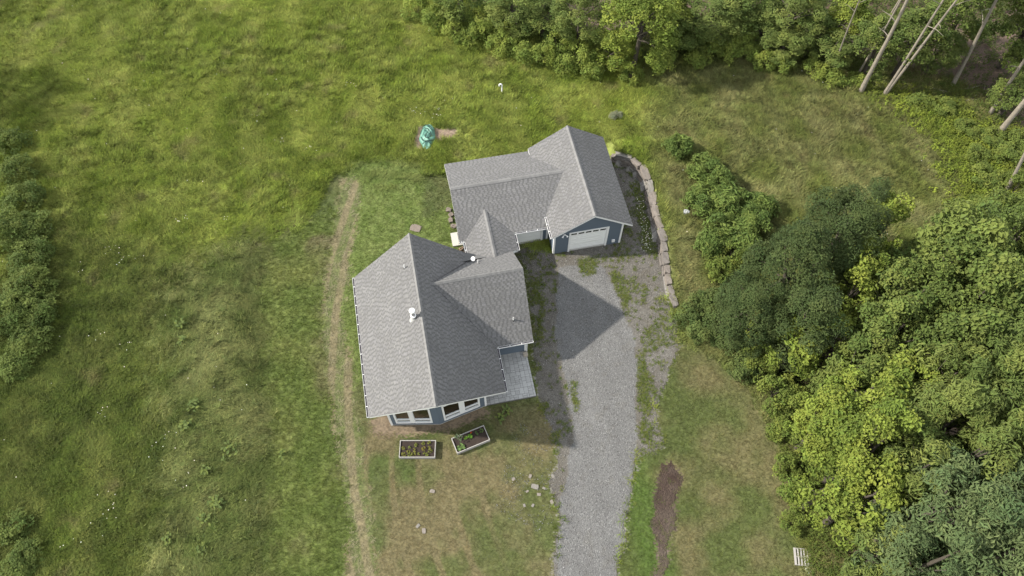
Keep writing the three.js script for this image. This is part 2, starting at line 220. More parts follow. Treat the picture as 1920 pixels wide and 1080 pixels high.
// ------------------------------------------------------------------ house materials
const siding = std(lin(0.1, 0.128, 0.165), { roughness: 0.6 });
const white = std(lin(0.78, 0.78, 0.78), { roughness: 0.55 });
const doorWhite = std(lin(0.84, 0.84, 0.83), { roughness: 0.5 });
const gutterDark = std(lin(0.035, 0.03, 0.04), { roughness: 0.8 });
const concrete = std(lin(0.36, 0.35, 0.33));
const glass = new THREE.MeshPhysicalMaterial({ color: lin(0.9, 0.93, 0.93), transmission: 1, roughness: 0.03, thickness: 0, ior: 1.5 });
const darkPane = std(lin(0.012, 0.013, 0.016), { roughness: 0.08 });
const woodFloor = std(lin(0.09, 0.05, 0.026), { roughness: 0.5 });
const plaster = std(lin(0.35, 0.33, 0.3));
const zinc = std(lin(0.38, 0.38, 0.38), { roughness: 0.4, metalness: 0.6 });
const rubber = std(lin(0.03, 0.03, 0.03));
const grit = tex(512, (u, v, i, j) => { const k = 0.74 + 0.3 * (hash(i, j) * 0.5 + hash(i >> 1, j >> 1) * 0.3 + hash(i >> 3, (j >> 3) + 5) * 0.2); return [k, k, k * 1.003]; });
grit.repeat.set(1.3, 1.3);
const shingleMat = new THREE.MeshStandardMaterial({ vertexColors: true, map: grit, roughness: 0.95 });

// a slope of architectural shingles: each course a lapped strip, each tab a raised piece
let roofSeed = 11;
function clipPoly(P, f) { const R = []; for (let i = 0; i < P.length; i++) { const a = P[i], b = P[(i + 1) % P.length], fa = f(a), fb = f(b); if (fa >= 0) R.push(a); if ((fa >= 0) !== (fb >= 0)) { const t = fa / (fa - fb); R.push([lerp(a[0], b[0], t), lerp(a[1], b[1], t)]); } } return R; }
function slope(roof, P3, down) { // P3: corners, counter-clockwise from above; down: horizontal direction of fall
  const R = rngOf(roofSeed++);
  let n = P3[1].clone().sub(P3[0]).cross(P3[2].clone().sub(P3[0])).normalize(); if (n.y < 0) n.negate();
  const e = V(-down.z, 0, down.x).normalize(), s = e.clone().cross(n).normalize(); if (s.y < 0) s.negate();
  const o = P3.reduce((m, p) => (p.y < m.y ? p : m), P3[0]);
  let F = P3.map((p) => { const d = p.clone().sub(o); return [d.dot(e), d.dot(s)]; });
  let area = 0; for (let i = 0; i < F.length; i++) { const a = F[i], b = F[(i + 1) % F.length]; area += a[0] * b[1] - a[1] * b[0]; }
  if (area < 0) F = F.reverse();
  const flip = e.clone().cross(s).dot(n) < 0;
  const at = (a, b, h) => o.clone().addScaledVector(e, a).addScaledVector(s, b).addScaledVector(n, h);
  const gb = new GB(), put = (L, c) => gb.poly(flip ? L.reverse() : L, c);
  const top = Math.max(...F.map((p) => p[1])), X = 0.145;
  for (let k = 0; k * X < top; k++) {
    const b0 = k * X, b1 = Math.min(top, b0 + X), C = clipPoly(clipPoly(F, (p) => p[1] - b0), (p) => b1 - p[1]); if (C.length < 3) continue;
    const row = 0.96 + 0.08 * R();
    const g = 0.14 * row;
    put(C.map(([a, b]) => at(a, b, 0.016 - 0.008 * (b - b0) / X)), [g, g * 0.985, g * 0.99]);
    const lo = [Math.min(...C.map((p) => p[0])), Math.max(...C.map((p) => p[0]))];
    const edge = (bb) => { const near = clipPoly(clipPoly(F, (p) => p[1] - bb + 0.002), (p) => bb + 0.002 - p[1]); return near.length ? [Math.min(...near.map((p) => p[0])), Math.max(...near.map((p) => p[0]))] : lo; };
    const E0 = edge(b0 + 0.003), E1 = edge(b1 - 0.003), aMin = Math.max(E0[0], E1[0]), aMax = Math.min(E0[1], E1[1]);
    put([at(E0[0], b0, 0.0), at(E0[1], b0, 0.0), at(E0[1], b0, 0.016), at(E0[0], b0, 0.016)], [g * 0.6, g * 0.6, g * 0.6]);
    for (let a = aMin - R() * 0.3; a < aMax;) {
      const w = 0.14 + R() * 0.14, a0 = Math.max(a, aMin), a1 = Math.min(a + w, aMax); a += w + 0.09 + R() * 0.06;
      if (a1 - a0 < 0.03) continue;
      const wp = at(a0, b0, 0), t = (0.162 + 0.04 * R()) * row * (0.88 + 0.24 * fbm(wp.x * 0.55 + wp.y, wp.z * 0.55 + wp.y * 0.3, 3)), c = [t * 1.0, t * 0.985, t * (0.975 + 0.04 * R())];
      put([at(a0, b0 + 0.004, 0.024), at(a1, b0 + 0.004, 0.024), at(a1, b1 - 0.004, 0.018), at(a0, b1 - 0.004, 0.018)], c);
      put([at(a0, b0 + 0.004, 0.014), at(a1, b0 + 0.004, 0.014), at(a1, b0 + 0.004, 0.024), at(a0, b0 + 0.004, 0.024)], [c[0] * 0.8, c[1] * 0.8, c[2] * 0.8]);
    }
  }
  const m = part(roof, 'shingles', gb.geo(), shingleMat); m.userData.kind = 'stuff';
  // the boarded deck under it, white along the edges
  const gd = new GB(), T = P3.map((p) => p.clone().addScaledVector(n, -0.004)), B = P3.map((p) => p.clone().add(V(0, -0.17, 0)));
  const cw = V(0, 0, 0).add(T[1].clone().sub(T[0]).cross(T[2].clone().sub(T[0]))).y < 0; const TT = cw ? T.slice().reverse() : T, BB = cw ? B.slice().reverse() : B;
  gd.poly(TT); gd.poly(BB.slice().reverse()); for (let i = 0; i < TT.length; i++) { const j = (i + 1) % TT.length; gd.poly([BB[i], BB[j], TT[j], TT[i]]); }
  part(roof, 'deck', gd.geo(), white);
}
function ridgeCap(roof, a, b, d1, d2, w = 0.17) { // folded caps lapped along a ridge; d1, d2: unit directions down each side
  const R = rngOf(roofSeed++), gb = new GB(), L = a.distanceTo(b), d = b.clone().sub(a).normalize(), n = Math.ceil(L / 0.2);
  for (let k = 0; k < n; k++) {
    const p = a.clone().addScaledVector(d, k * L / n), q = a.clone().addScaledVector(d, (k + 1) * L / n), t = 0.19 + 0.05 * R(), c = [t, t * 0.985, t * 0.98], up = 0.05;
    for (const [dn, f] of [[d1, 0], [d2, 1]]) {
      const P = [p.clone().add(V(0, up + 0.014, 0)), q.clone().add(V(0, up, 0)), q.clone().addScaledVector(dn, w).add(V(0, up - 0.004, 0)), p.clone().addScaledVector(dn, w).add(V(0, up + 0.01, 0))];
      gb.poly(f ? P : P.reverse(), c); const dr = V(0, -0.035, 0); gb.poly([P[0].clone().add(dr), P[1].clone().add(dr), P[2].clone().add(dr), P[3].clone().add(dr)], c);
    }
  }
  part(roof, 'ridge_cap', gb.geo(), new THREE.MeshStandardMaterial({ vertexColors: true, map: grit, roughness: 0.95, side: THREE.DoubleSide }));
}
// lap-sided wall from a to b ([u, v]); outside on the right hand going a -> b as seen from below... outward = (-dv, du)
const frameOf = (a, b) => { const L = Math.hypot(b[0] - a[0], b[1] - a[1]), d = [(b[0] - a[0]) / L, (b[1] - a[1]) / L]; return { a, L, d, n: [-d[1], d[0]], at: (t, y, o = 0) => V(a[0] + d[0] * t - d[1] * o, y, a[1] + d[1] * t + d[0] * o) }; };
function sidedWall(parent, a, b, topline, holes = [], y0 = 0.18, name = 'wall') { // topline [[t, y], ...] from t = L back to 0
  const f = frameOf(a, b), gb = new GB(), X = 0.15, shape = [[0, y0], [f.L, y0], ...topline], ymax = Math.max(...topline.map((p) => p[1]));
  for (let y = y0; y < ymax; y += X) {
    const cuts = [y, y + X]; for (const h of holes) for (const c of [h[2], h[3]]) if (c > y + 0.001 && c < y + X - 0.001) cuts.push(c);
    cuts.sort((p, q) => p - q);
    for (let i = 0; i + 1 < cuts.length; i++) {
      const lo = cuts[i], hi = cuts[i + 1], mid = (lo + hi) / 2, C = clipPoly(clipPoly(shape, (p) => p[1] - lo), (p) => hi - p[1]); if (C.length < 3) continue;
      let spans = [[0, f.L]];
      for (const h of holes) if (mid > h[2] && mid < h[3]) spans = spans.flatMap(([s, e]) => [[s, Math.min(e, h[0])], [Math.max(s, h[1]), e]].filter(([p, q]) => q - p > 0.005));
      for (const [s, e] of spans) {
        const D = clipPoly(clipPoly(C, (p) => p[0] - s), (p) => e - p[0]); if (D.length < 3) continue;
        gb.poly(D.map(([t, yy]) => f.at(t, yy, 0.02 * (1 - (yy - y) / X))));
        if (i === 0) { const t0 = Math.min(...D.map((p) => p[0])), t1 = Math.max(...D.map((p) => p[0])); gb.poly([f.at(t0, y, 0), f.at(t1, y, 0), f.at(t1, y, 0.02), f.at(t0, y, 0.02)]); }
      }
    }
  }
  // plastered inside face
  const gi = new GB(); const mids = []; let sp = [[0, f.L]];
  const w = part(parent, name, gb.geo(), siding);
  const fo = new GB(); fo.hex([f.at(0, -0.35, 0), f.at(f.L, -0.35, 0), f.at(f.L, -0.35, -0.2), f.at(0, -0.35, -0.2), f.at(0, y0, 0), f.at(f.L, y0, 0), f.at(f.L, y0, -0.2), f.at(0, y0, -0.2)]);
  part(parent, 'foundation', fo.geo(), concrete);
  return f;
}
function onWall(f, t0, t1, y0, y1, o0, o1, gb = new GB()) { return gb.hex([f.at(t0, y0, o1), f.at(t1, y0, o1), f.at(t1, y0, o0), f.at(t0, y0, o0), f.at(t0, y1, o1), f.at(t1, y1, o1), f.at(t1, y1, o0), f.at(t0, y1, o0)]); }
function cornerBoard(parent, f, t, y1, y0 = 0.1) { part(parent, 'corner_board', onWall(f, t - 0.07, t + 0.07, y0, y1, -0.09, 0.045).geo(), white); }
function windowUnit(parent, f, t0, t1, y0, y1, rail) { // frame with panes above and below a rail
  const gb = new GB(), w = 0.09;
  onWall(f, t0 - w, t0 + 0.03, y0 - w, y1 + w, -0.08, 0.05, gb); onWall(f, t1 - 0.03, t1 + w, y0 - w, y1 + w, -0.08, 0.05, gb);
  onWall(f, t0 + 0.03, t1 - 0.03, y1 - 0.03, y1 + w, -0.08, 0.048, gb); onWall(f, t0 + 0.03, t1 - 0.03, y0 - w, y0 + 0.03, -0.08, 0.06, gb);
  const win = part(parent, 'window', gb.geo(), white);
  const pane = (a, b, c, d) => part(win, 'pane', new GB().poly([f.at(a, c, -0.02), f.at(b, c, -0.02), f.at(b, d, -0.02), f.at(a, d, -0.02)]).geo(), glass);
  if (rail) { part(win, 'sash_rail', onWall(f, t0 + 0.03, t1 - 0.03, rail - 0.05, rail + 0.05, -0.06, 0.035).geo(), white); pane(t0 + 0.03, t1 - 0.03, y0 + 0.03, rail - 0.05); pane(t0 + 0.03, t1 - 0.03, rail + 0.05, y1 - 0.03); } else pane(t0 + 0.03, t1 - 0.03, y0 + 0.03, y1 - 0.03);
  return win;
}
function gutter(parent, a, b, out) { // along an eave, out = horizontal unit vector away from the roof
  const gb = new GB(), o = (p, k, y) => p.clone().addScaledVector(out, k).add(V(0, y, 0)), up = V(0, 1, 0);
  gb.bar(o(a, 0.13, -0.05), o(b, 0.13, -0.05), 0.014, 0.11, up); gb.bar(o(a, 0.067, -0.1), o(b, 0.067, -0.1), 0.112, 0.014, up); gb.bar(o(a, 0.012, -0.05), o(b, 0.012, -0.05), 0.014, 0.09, up);
  const g = part(parent, 'gutter', gb.geo(), white);
  part(g, 'gutter_strip', new GB().bar(o(a, 0.07, -0.035), o(b, 0.07, -0.035), 0.1, 0.01, up).geo(), gutterDark);  // dark strip laid along the inside of the white gutter
  const L = a.distanceTo(b), n = Math.max(2, Math.round(L / 0.75));
  for (let i = 0; i <= n; i++) { const p = a.clone().lerp(b, i / n), d = b.clone().sub(a).normalize().multiplyScalar(0.02), q = o(p, 0, -0.012).addScaledVector(d, i === 0 ? 1 : i === n ? -1 : 0), r = o(p, 0.135, -0.012).addScaledVector(d, i === 0 ? 1 : i === n ? -1 : 0); part(g, 'hanger', new GB().bar(q, r, i % n ? 0.035 : 0.02, 0.025, up).geo(), white); }
}
function garageDoor(parent, f, t0, t1, h, panes) {
  const fr = new GB(); onWall(f, t0 - 0.14, t0, 0.02, h + 0.14, -0.16, 0.05, fr); onWall(f, t1, t1 + 0.14, 0.02, h + 0.14, -0.16, 0.05, fr); onWall(f, t0, t1, h, h + 0.14, -0.16, 0.048, fr);
  part(parent, 'door_frame', fr.geo(), white);
  const d = new THREE.Group(); d.name = 'garage_door'; parent.add(d);
  const n = 4, ph = (h - 0.03) / n;
  for (let i = 0; i < n; i++) {
    const y0 = 0.03 + i * ph, y1 = y0 + ph - 0.012, gb = new GB();
    onWall(f, t0, t1, y0, y1, -0.16, -0.12, gb);
    for (const r of [0.3, 0.65]) onWall(f, t0 + 0.02, t1 - 0.02, y0 + ph * r, y0 + ph * r + 0.07, -0.12, -0.108, gb);
    part(d, 'panel', gb.geo(), doorWhite);
  }
  const y = 0.03 + ph * (n - 1) + ph * 0.33, W = (t1 - t0) / panes;
  for (let i = 0; i < panes; i++) { const c = t0 + (i + 0.5) * W; part(d, 'pane', onWall(f, c - 0.22, c + 0.22, y, y + 0.2, -0.12, -0.1).geo(), darkPane); }
}

// ------------------------------------------------------------------ house
const HOUSE = { uL: -6.0, uR: 3.13, vB: -28.65, vFe: -17.84, vFr: -16.0, e: 2.34, r: 6.77, uM: -1.435, vW: -24.95, rW: 5.9, uW: 5.71, hW: 3.76, eW: 2.335, uC: 4.3, hC: 1.87, rC: 3.09, eC: 2.23 };
const GAR = { uB: 2.0, vB: -34.07, hB: 3.77, rB: 3.9, eB: 2.245, uG: 11.935, hG: 3.113, vGb: -37.8, vGf: -29.0, rG: 4.63, eG: 2.612 };
const worldOf = (u, v) => [u * CT + v * ST, -u * ST + v * CT];
function building(name, label, category, u0, v0) { const [x, z] = worldOf(u0, v0), o = thing(name, label, category, [x, 0, z], TH); const off = new THREE.Group(); return { o, u0, v0 }; }
// parts are written in plan coordinates (u east, v south), then moved to the thing's base
function settle(b) { const seen = new Set(); b.o.traverse((m) => { if (m.isMesh && !m.isInstancedMesh && !seen.has(m.geometry)) { seen.add(m.geometry); m.geometry.translate(-b.u0, 0, -b.v0); } }); }
{
  const H = HOUSE, b = building('house', 'blue sided house with steep grey shingle roof and prow of tall windows', 'house', -0.5, -23), o = b.o;
  const sM = (H.r - H.e) / (H.uM - H.uL), sW = (H.rW - H.eW) / H.hW, sC = (H.rC - H.eC) / H.hC, ua = H.uM + (H.r - H.rW) / sM, sB = (GAR.rB - GAR.eB) / GAR.hB;
  const roof = new THREE.Group(); roof.name = 'roof'; o.add(roof);
  slope(roof, [V(H.uL, H.e, H.vB), V(H.uL, H.e, H.vFe), V(H.uM, H.r, H.vFr), V(H.uM, H.r, H.vB)], V(-1, 0, 0));
  slope(roof, [V(H.uM, H.r, H.vB), V(H.uM, H.r, H.vFr), V(H.uR, H.e, H.vFe), V(H.uR, H.e, H.vB)], V(1, 0, 0));
  slope(roof, [V(ua - 0.1, H.rW, H.vW), V(H.uW, H.rW, H.vW), V(H.uW, H.eW, H.vW - H.hW), V(H.uR - 0.12, H.eW, H.vW - H.hW)], V(0, 0, -1));
  slope(roof, [V(ua - 0.1, H.rW, H.vW), V(H.uR - 0.12, H.eW, H.vW + H.hW), V(H.uW, H.eW, H.vW + H.hW), V(H.uW, H.rW, H.vW)], V(0, 0, 1));
  const vb = GAR.vB + (GAR.rB - H.rC) / sB, vs = H.vW - (H.rW - H.rC) / sW, ve = GAR.vB + GAR.hB, vn = H.vW - H.hW, du = (H.eW - H.eC) / sC;
  slope(roof, [V(H.uC - H.hC, H.eC, ve), V(H.uC - H.hC, H.eC, vn), V(H.uC - H.hC + du, H.eW, vn + 0.05), V(H.uC, H.rC, vs + 0.08), V(H.uC, H.rC, vb - 0.08)], V(-1, 0, 0));
  slope(roof, [V(H.uC + H.hC, H.eC, ve), V(H.uC, H.rC, vb - 0.08), V(H.uC, H.rC, vs + 0.08), V(H.uC + H.hC - du, H.eW, vn + 0.05), V(H.uC + H.hC, H.eC, vn + 0.02)], V(1, 0, 0));
  const dn = (x, y, z) => V(x, y, z).normalize();
  ridgeCap(roof, V(H.uM, H.r, H.vB), V(H.uM, H.r, H.vFr), dn(1, -sM, 0), dn(-1, -sM, 0));
  ridgeCap(roof, V(ua, H.rW, H.vW), V(H.uW, H.rW, H.vW), dn(0, -sW, 1), dn(0, -sW, -1));
  ridgeCap(roof, V(H.uC, H.rC, vb), V(H.uC, H.rC, vs), dn(1, -sC, 0), dn(-1, -sC, 0));
  // valley flashing where the wing meets the main slope, and the small saddle behind it
  const val = (a, c, w) => new GB().bar(a, c, w, 0.03, V(0, 1, 0)).geo();
  const flash = std(lin(0.06, 0.058, 0.062));
  part(roof, 'valley_flashing', val(V(ua, H.rW + 0.02, H.vW), V(H.uR, H.eW + 0.02, H.vW + H.hW), 0.12), flash);
  part(roof, 'valley_flashing', val(V(ua, H.rW + 0.02, H.vW), V(2.1, 3.36, -27.75), 0.12), flash);
  part(roof, 'saddle', new GB([0.17, 0.168, 0.168]).poly([V(1.9, 3.56, -27.72), V(3.7, 2.86, -28.2), V(3.05, 2.52, -28.74), V(2.37, 3.13, -28.68)]).geo(), new THREE.MeshStandardMaterial({ vertexColors: true, map: grit, roughness: 0.95, side: THREE.DoubleSide }));
  // gutters
  gutter(o, V(H.uL, H.e, H.vB), V(H.uL, H.e, H.vFe), V(-1, 0, 0));
  gutter(o, V(H.uR, H.e, H.vW + H.hW + 0.1), V(H.uR, H.e, H.vFe), V(1, 0, 0));
  gutter(o, V(H.uR + 0.1, H.eW, H.vW + H.hW), V(H.uW, H.eW, H.vW + H.hW), V(0, 0, 1));
  gutter(o, V(H.uC + H.hC, H.eC, ve + 0.15), V(H.uC + H.hC, H.eC, vn), V(1, 0, 0));
  gutter(o, V(H.uC - H.hC, H.eC, ve + 0.1), V(H.uC - H.hC, H.eC, vn - 0.05), V(-1, 0, 0));
  // walls
  const und = (u) => H.r - Math.abs(u - H.uM) * sM - 0.19;
  const W0 = [-4.78, -17.86], WC = [-1.56, -17.28], W1 = [1.74, -18.0];
  const lines = (a, c) => { const f = frameOf(a, c); return f; };
  {
    const f = lines(W0, WC), tp = [[f.L, und(WC[0])], [0, und(W0[0])]];
    const wn = [[0.42, 1.36], [1.62, 2.72]];
    sidedWall(o, W0, WC, tp, wn.map(([p, q]) => [p, q, 0.6, 3.05]));
    for (const [p, q] of wn) windowUnit(o, f, p, q, 0.6, 3.05, 1.12);
    cornerBoard(o, f, 0.0, und(W0[0]) - 0.05);
    part(o, 'window_mullion', onWall(f, 1.36 + 0.09, 1.62 - 0.09, 0.51, 3.14, -0.02, 0.055).geo(), white);
  }
  {
    const f = lines(WC, W1), tp = [[f.L, und(W1[0])], [f.L - 0.001, und(W1[0])], [0, und(WC[0])]];
    const wn = [[0.42, 1.52], [1.84, 2.86]];
    sidedWall(o, WC, W1, tp, wn.map(([p, q]) => [p, q, 0.6, 3.05]));
    for (const [p, q] of wn) windowUnit(o, f, p, q, 0.6, 3.05, 1.12);
    cornerBoard(o, f, f.L - 0.02, und(W1[0]) - 0.05);
    part(o, 'window_mullion', onWall(f, 1.52 + 0.09, 1.84 - 0.09, 0.51, 3.14, -0.02, 0.055).geo(), white);
  }
  // prow post with small white bracket under the peak
  part(o, 'prow_bracket', new GB().box(-1.62, -1.44, 5.6, 6.35, -17.25, -16.4).geo(), white);
  const yE = und(W1[0]), yL = und(W0[0]);
  sidedWall(o, W1, [1.74, -21.45], [[3.45, yE], [0, yE]]);
  sidedWall(o, [-4.78, -28.2], W0, [[10.34, yL], [0, yL]]);
  sidedWall(o, [1.74, -28.2], [-4.78, -28.2], [[6.52, yL], [1.74 - H.uM, und(H.uM)], [0, yE]]);
  const eW = H.eW - 0.02, wv = H.vW + H.hW - 0.32;
  const fS = frameOf([1.74, wv], [5.25, wv]);
  sidedWall(o, [1.74, wv], [5.25, wv], [[3.51, eW], [0, eW]], [[0.9, 2.35, 1.5, 2.1]]);
  windowUnit(o, fS, 0.9, 1.6, 1.5, 2.1); windowUnit(o, fS, 1.68, 2.35, 1.5, 2.1);
  cornerBoard(o, fS, 3.5, eW);
  const pk = H.rW - 0.2;
  const fE = frameOf([5.25, wv], [5.25, H.vW - H.hW + 0.4]);
  sidedWall(o, [5.25, wv], [5.25, H.vW - H.hW + 0.4], [[fE.L, eW], [wv - H.vW, pk - 0.2], [0, eW]]);
  sidedWall(o, [5.25, H.vW - H.hW + 0.4], [1.74, H.vW - H.hW + 0.4], [[3.51, eW], [0, eW]]);
  const fC = frameOf([5.35, -28.3], [5.35, -30.65]);
  sidedWall(o, [5.35, -28.3], [5.35, -30.65], [[2.35, 2.3], [0, 2.3]]);
  sidedWall(o, [3.15, -30.65], [3.15, -28.25], [[2.4, 2.3], [0, 2.3]]);
  // brown plank floor and pale partition seen through the glass
  part(o, 'floor', new GB().box(-4.7, 1.68, 0.2, 0.3, -28.1, -18.0).geo(), woodFloor);
  part(o, 'inner_wall', new GB().box(-4.7, 1.68, 0.3, 2.9, -23.1, -23).geo(), plaster);
  // chimney pipe, vents, dish
  const lathe = (pts, u, y, v, seg = 18) => { const g = new THREE.LatheGeometry(pts.map(([r, h]) => new THREE.Vector2(r, h)), seg); g.translate(u, y, v); return g.toNonIndexed(); };
  const chim = part(o, 'chimney', lathe([[0.115, 0.0], [0.115, 1.05]], -1.98, 6.2, -22.44), zinc);
  part(chim, 'cap', lathe([[0.12, 0.96], [0.2, 0.97], [0.2, 1.05], [0.14, 1.1], [0, 1.12]], -1.98, 6.2, -22.44), std(lin(0.85, 0.85, 0.85), { roughness: 0.4 }));
  part(chim, 'collar', lathe([[0.118, 0.42], [0.19, 0.38], [0.19, 0.34], [0.118, 0.33]], -1.98, 6.2, -22.44), white);
  part(chim, 'flashing', lathe([[0.32, -0.12], [0.17, 0.1], [0.13, 0.3]], -1.98, 6.1, -22.42), std(lin(0.6, 0.6, 0.6), { roughness: 0.4, metalness: 0.5 }));
  for (const [u, y, v, h] of [[-2.1, 6.1, -26.34, 0.42], [2.95, 3.72, -27.22, 0.5], [4.55, 3.47, -22.42, 0.42]]) {
    const p = part(o, 'vent_pipe', lathe([[0.045, -0.1], [0.045, h], [0.03, h], [0.03, h - 0.1]], u, y, v, 12), white);
    part(p, 'boot', lathe([[0.13, -0.12], [0.06, 0.09]], u, y, v, 12), rubber);
  }
  const dish = part(o, 'satellite_dish', (() => { const g = new THREE.LatheGeometry([[0, 0], [0.1, 0.015], [0.18, 0.05], [0.25, 0.1], [0.26, 0.09], [0.18, 0.03], [0, -0.02]].map(([r, h]) => new THREE.Vector2(r * 0.66, h * 0.66)), 20); g.rotateZ(0.5); g.rotateX(0.45); g.translate(2.68, 3.72, -27.7); return g.toNonIndexed(); })(), white);
  part(dish, 'mast', limb([V(2.72, 3.2, -27.72), V(2.7, 3.7, -27.7)], [0.03, 0.03]).toNonIndexed(), zinc);
  // stone pier block at the corner of the wing
  part(o, 'downspout', limb([V(5.33, H.eW - 0.1, wv + 0.1), V(5.33, 0.2, wv + 0.1)], [0.04, 0.04]).toNonIndexed(), white);
  settle(b);
}
{
  const G = GAR, b = building('garage', 'blue sided garage with two white doors and low grey shingle roof', 'garage', 8, -33.5), o = b.o;
  const sG = (G.rG - G.eG) / G.hG, sB = (G.rB - G.eB) / G.hB, ua = G.uG - (G.rG - G.rB) / sG;
  const roof = new THREE.Group(); roof.name = 'roof'; o.add(roof);
  slope(roof, [V(G.uG - G.hG, G.eG, G.vGb), V(G.uG - G.hG, G.eG, G.vGf), V(G.uG, G.rG, G.vGf), V(G.uG, G.rG, G.vGb)], V(-1, 0, 0));
  slope(roof, [V(G.uG, G.rG, G.vGb), V(G.uG, G.rG, G.vGf), V(G.uG + G.hG, G.eG, G.vGf), V(G.uG + G.hG, G.eG, G.vGb)], V(1, 0, 0));
  slope(roof, [V(G.uB, G.eB, G.vB + G.hB), V(9.0, G.eB, G.vB + G.hB), V(ua + 0.1, G.rB, G.vB), V(G.uB, G.rB, G.vB)], V(0, 0, 1));
  slope(roof, [V(G.uB, G.eB, G.vB - G.hB), V(G.uB, G.rB, G.vB), V(ua + 0.1, G.rB, G.vB), V(9.0, G.eB, G.vB - G.hB)], V(0, 0, -1));
  const dn = (x, y, z) => V(x, y, z).normalize();
  ridgeCap(roof, V(G.uG, G.rG, G.vGb), V(G.uG, G.rG, G.vGf), dn(1, -sG, 0), dn(-1, -sG, 0));
  ridgeCap(roof, V(G.uB, G.rB, G.vB), V(ua, G.rB, G.vB), dn(0, -sB, 1), dn(0, -sB, -1));
  gutter(o, V(6.3, G.eB, G.vB + G.hB), V(8.8, G.eB, G.vB + G.hB), V(0, 0, 1));
  gutter(o, V(G.uB, G.eB, G.vB + G.hB), V(2.35, G.eB, G.vB + G.hB), V(0, 0, 1));
  gutter(o, V(G.uG - G.hG, G.eG, -31.0), V(G.uG - G.hG, G.eG, G.vGf), V(-1, 0, 0));
  const w0 = 9.04, w1 = 14.4, v = -29.25, e = G.eG - 0.03, pk = G.rG - 0.2, side = e + 0.2 * sG;
  const f = frameOf([w0, v], [w1, v]);
  sidedWall(o, [w0, v], [w1, v], [[f.L, side], [G.uG - w0, pk], [0, side]], [[1.3, 4.12, 0, 2.46]], 0.06);
  garageDoor(o, f, 1.3, 4.12, 2.46, 5);
  cornerBoard(o, f, 0.05, side - 0.04); cornerBoard(o, f, f.L - 0.05, side - 0.04);
  // frieze under the rakes of the gable
  for (const [t0, t1] of [[0, G.uG - w0], [f.L, G.uG - w0]]) { const y0 = side - 0.06, y1 = pk - 0.04; part(o, 'rake_board', new GB().bar(f.at(t0, y0, 0.03), f.at(t1, y1, 0.03), 0.04, 0.12, V(0, 1, 0)).geo(), white); }
  sidedWall(o, [w1, v], [w1, -37.5], [[8.25, e], [0, e]]);
  sidedWall(o, [w1, -37.5], [w0, -37.5], [[w1 - w0, side], [w1 - G.uG, pk], [0, side]]);
  sidedWall(o, [w0, -37.5], [w0, v], [[8.25, side], [0, side]]);
  const vS = G.vB + G.hB - 0.34, f2 = frameOf([2.35, vS], [8.98, vS]);
  sidedWall(o, [2.35, vS], [8.98, vS], [[6.63, G.eB + 0.1], [0, G.eB + 0.1]], [[3.3, 6.02, 0, 2.12]], 0.06);
  garageDoor(o, f2, 3.3, 6.02, 2.12, 5);
  cornerBoard(o, f2, 6.5, 2.25);
  const vN = G.vB - G.hB + 0.34;
  sidedWall(o, [9, vN], [2.35, vN], [[6.65, G.eB + 0.1], [0, G.eB + 0.1]]);
  sidedWall(o, [2.35, vN], [2.35, vS], [[vS - vN, G.eB + 0.1], [(vS - vN) / 2, G.rB - 0.2], [0, G.eB + 0.1]]);
  part(o, 'meter_box', onWall(f, 4.66, 4.9, 0.42, 0.68, 0.0, 0.12).geo(), white);
  const fl = part(o, 'floodlight', onWall(f, 0.72, 0.86, 2.42, 2.54, 0, 0.06).geo(), white);
  for (const s of [-0.1, 0.1]) part(fl, 'lamp_head', limb([f.at(0.79 + s * 0.4, 2.5, 0.06), f.at(0.79 + s * 1.4, 2.46, 0.14), f.at(0.79 + s * 2, 2.4, 0.22)], [0.02, 0.05, 0.075]).toNonIndexed(), white);
  part(o, 'slab_floor', new GB().box(2.45, 8.9, -0.2, 0.02, vN + 0.1, vS - 0.02).box(9.1, 14.3, -0.2, 0.015, -37.4, v - 0.02).geo(), concrete);
  settle(b);
}
console.log('house done');

// ------------------------------------------------------------------ patio of pavers
{
  const [px, pz] = worldOf(3.5, -19.8), o = new THREE.Group(); o.name = 'paved_patio'; o.position.set(px, 0.03, pz); o.rotation.y = TH; o.userData = { kind: 'structure', label: 'grey paver patio beside the front entrance', category: 'patio' }; scene.add(o);
  const R = rngOf(5), S = 0.155, nu = 23, nv = 23, u0 = -1.75, v0 = -1.78, taken = new Set(), kinds = {};
  const mats = [0.4, 0.44, 0.48, 0.46, 0.42].map((k, i) => std(lin(k, k, k * 0.99), { map: grit, roughness: 0.9 }));
  part(o, 'bedding', new GB().box(-1.78, 1.81, -0.25, 0.045, -1.76, 1.82).geo(), std(lin(0.11, 0.105, 0.1)));
  const sizes = [[2, 2], [3, 2], [2, 3], [2, 1], [1, 1], [1, 2]];
  for (let j = 0; j < nv; j++) for (let i = 0; i < nu; i++) {
    if (taken.has(i + j * 99)) continue;
    const order = sizes.slice(0, 4).sort(() => R() - 0.5).concat([[1, 2], [1, 1]]);
    for (const [w, h] of order) {
      if (i + w > nu || j + h > nv) continue; let ok = true; for (let a = 0; a < w; a++) for (let c = 0; c < h; c++) if (taken.has(i + a + (j + c) * 99)) ok = false; if (!ok) continue;
      for (let a = 0; a < w; a++) for (let c = 0; c < h; c++) taken.add(i + a + (j + c) * 99);
      const key = w + 'x' + h; kinds[key] ??= (() => { const g = 0.007, W = w * S - g * 2, D = h * S - g * 2, c = 0.008, t = 0.06; const q = new GB(); const B = (k, y) => [V(k, y, D - k), V(W - k, y, D - k), V(W - k, y, k), V(k, y, k)]; q.hex([...B(0, 0), ...B(0, t - c)]); q.hex([...B(0, t - c + 0.0005), ...B(c, t)]); return q.geo(); })();
      const m = part(o, 'paver', kinds[key], mats[Math.floor(R() * 5)]); m.position.set(u0 + i * S, 0.015 + R() * 0.006, v0 + j * S); break;
    }
  }
}
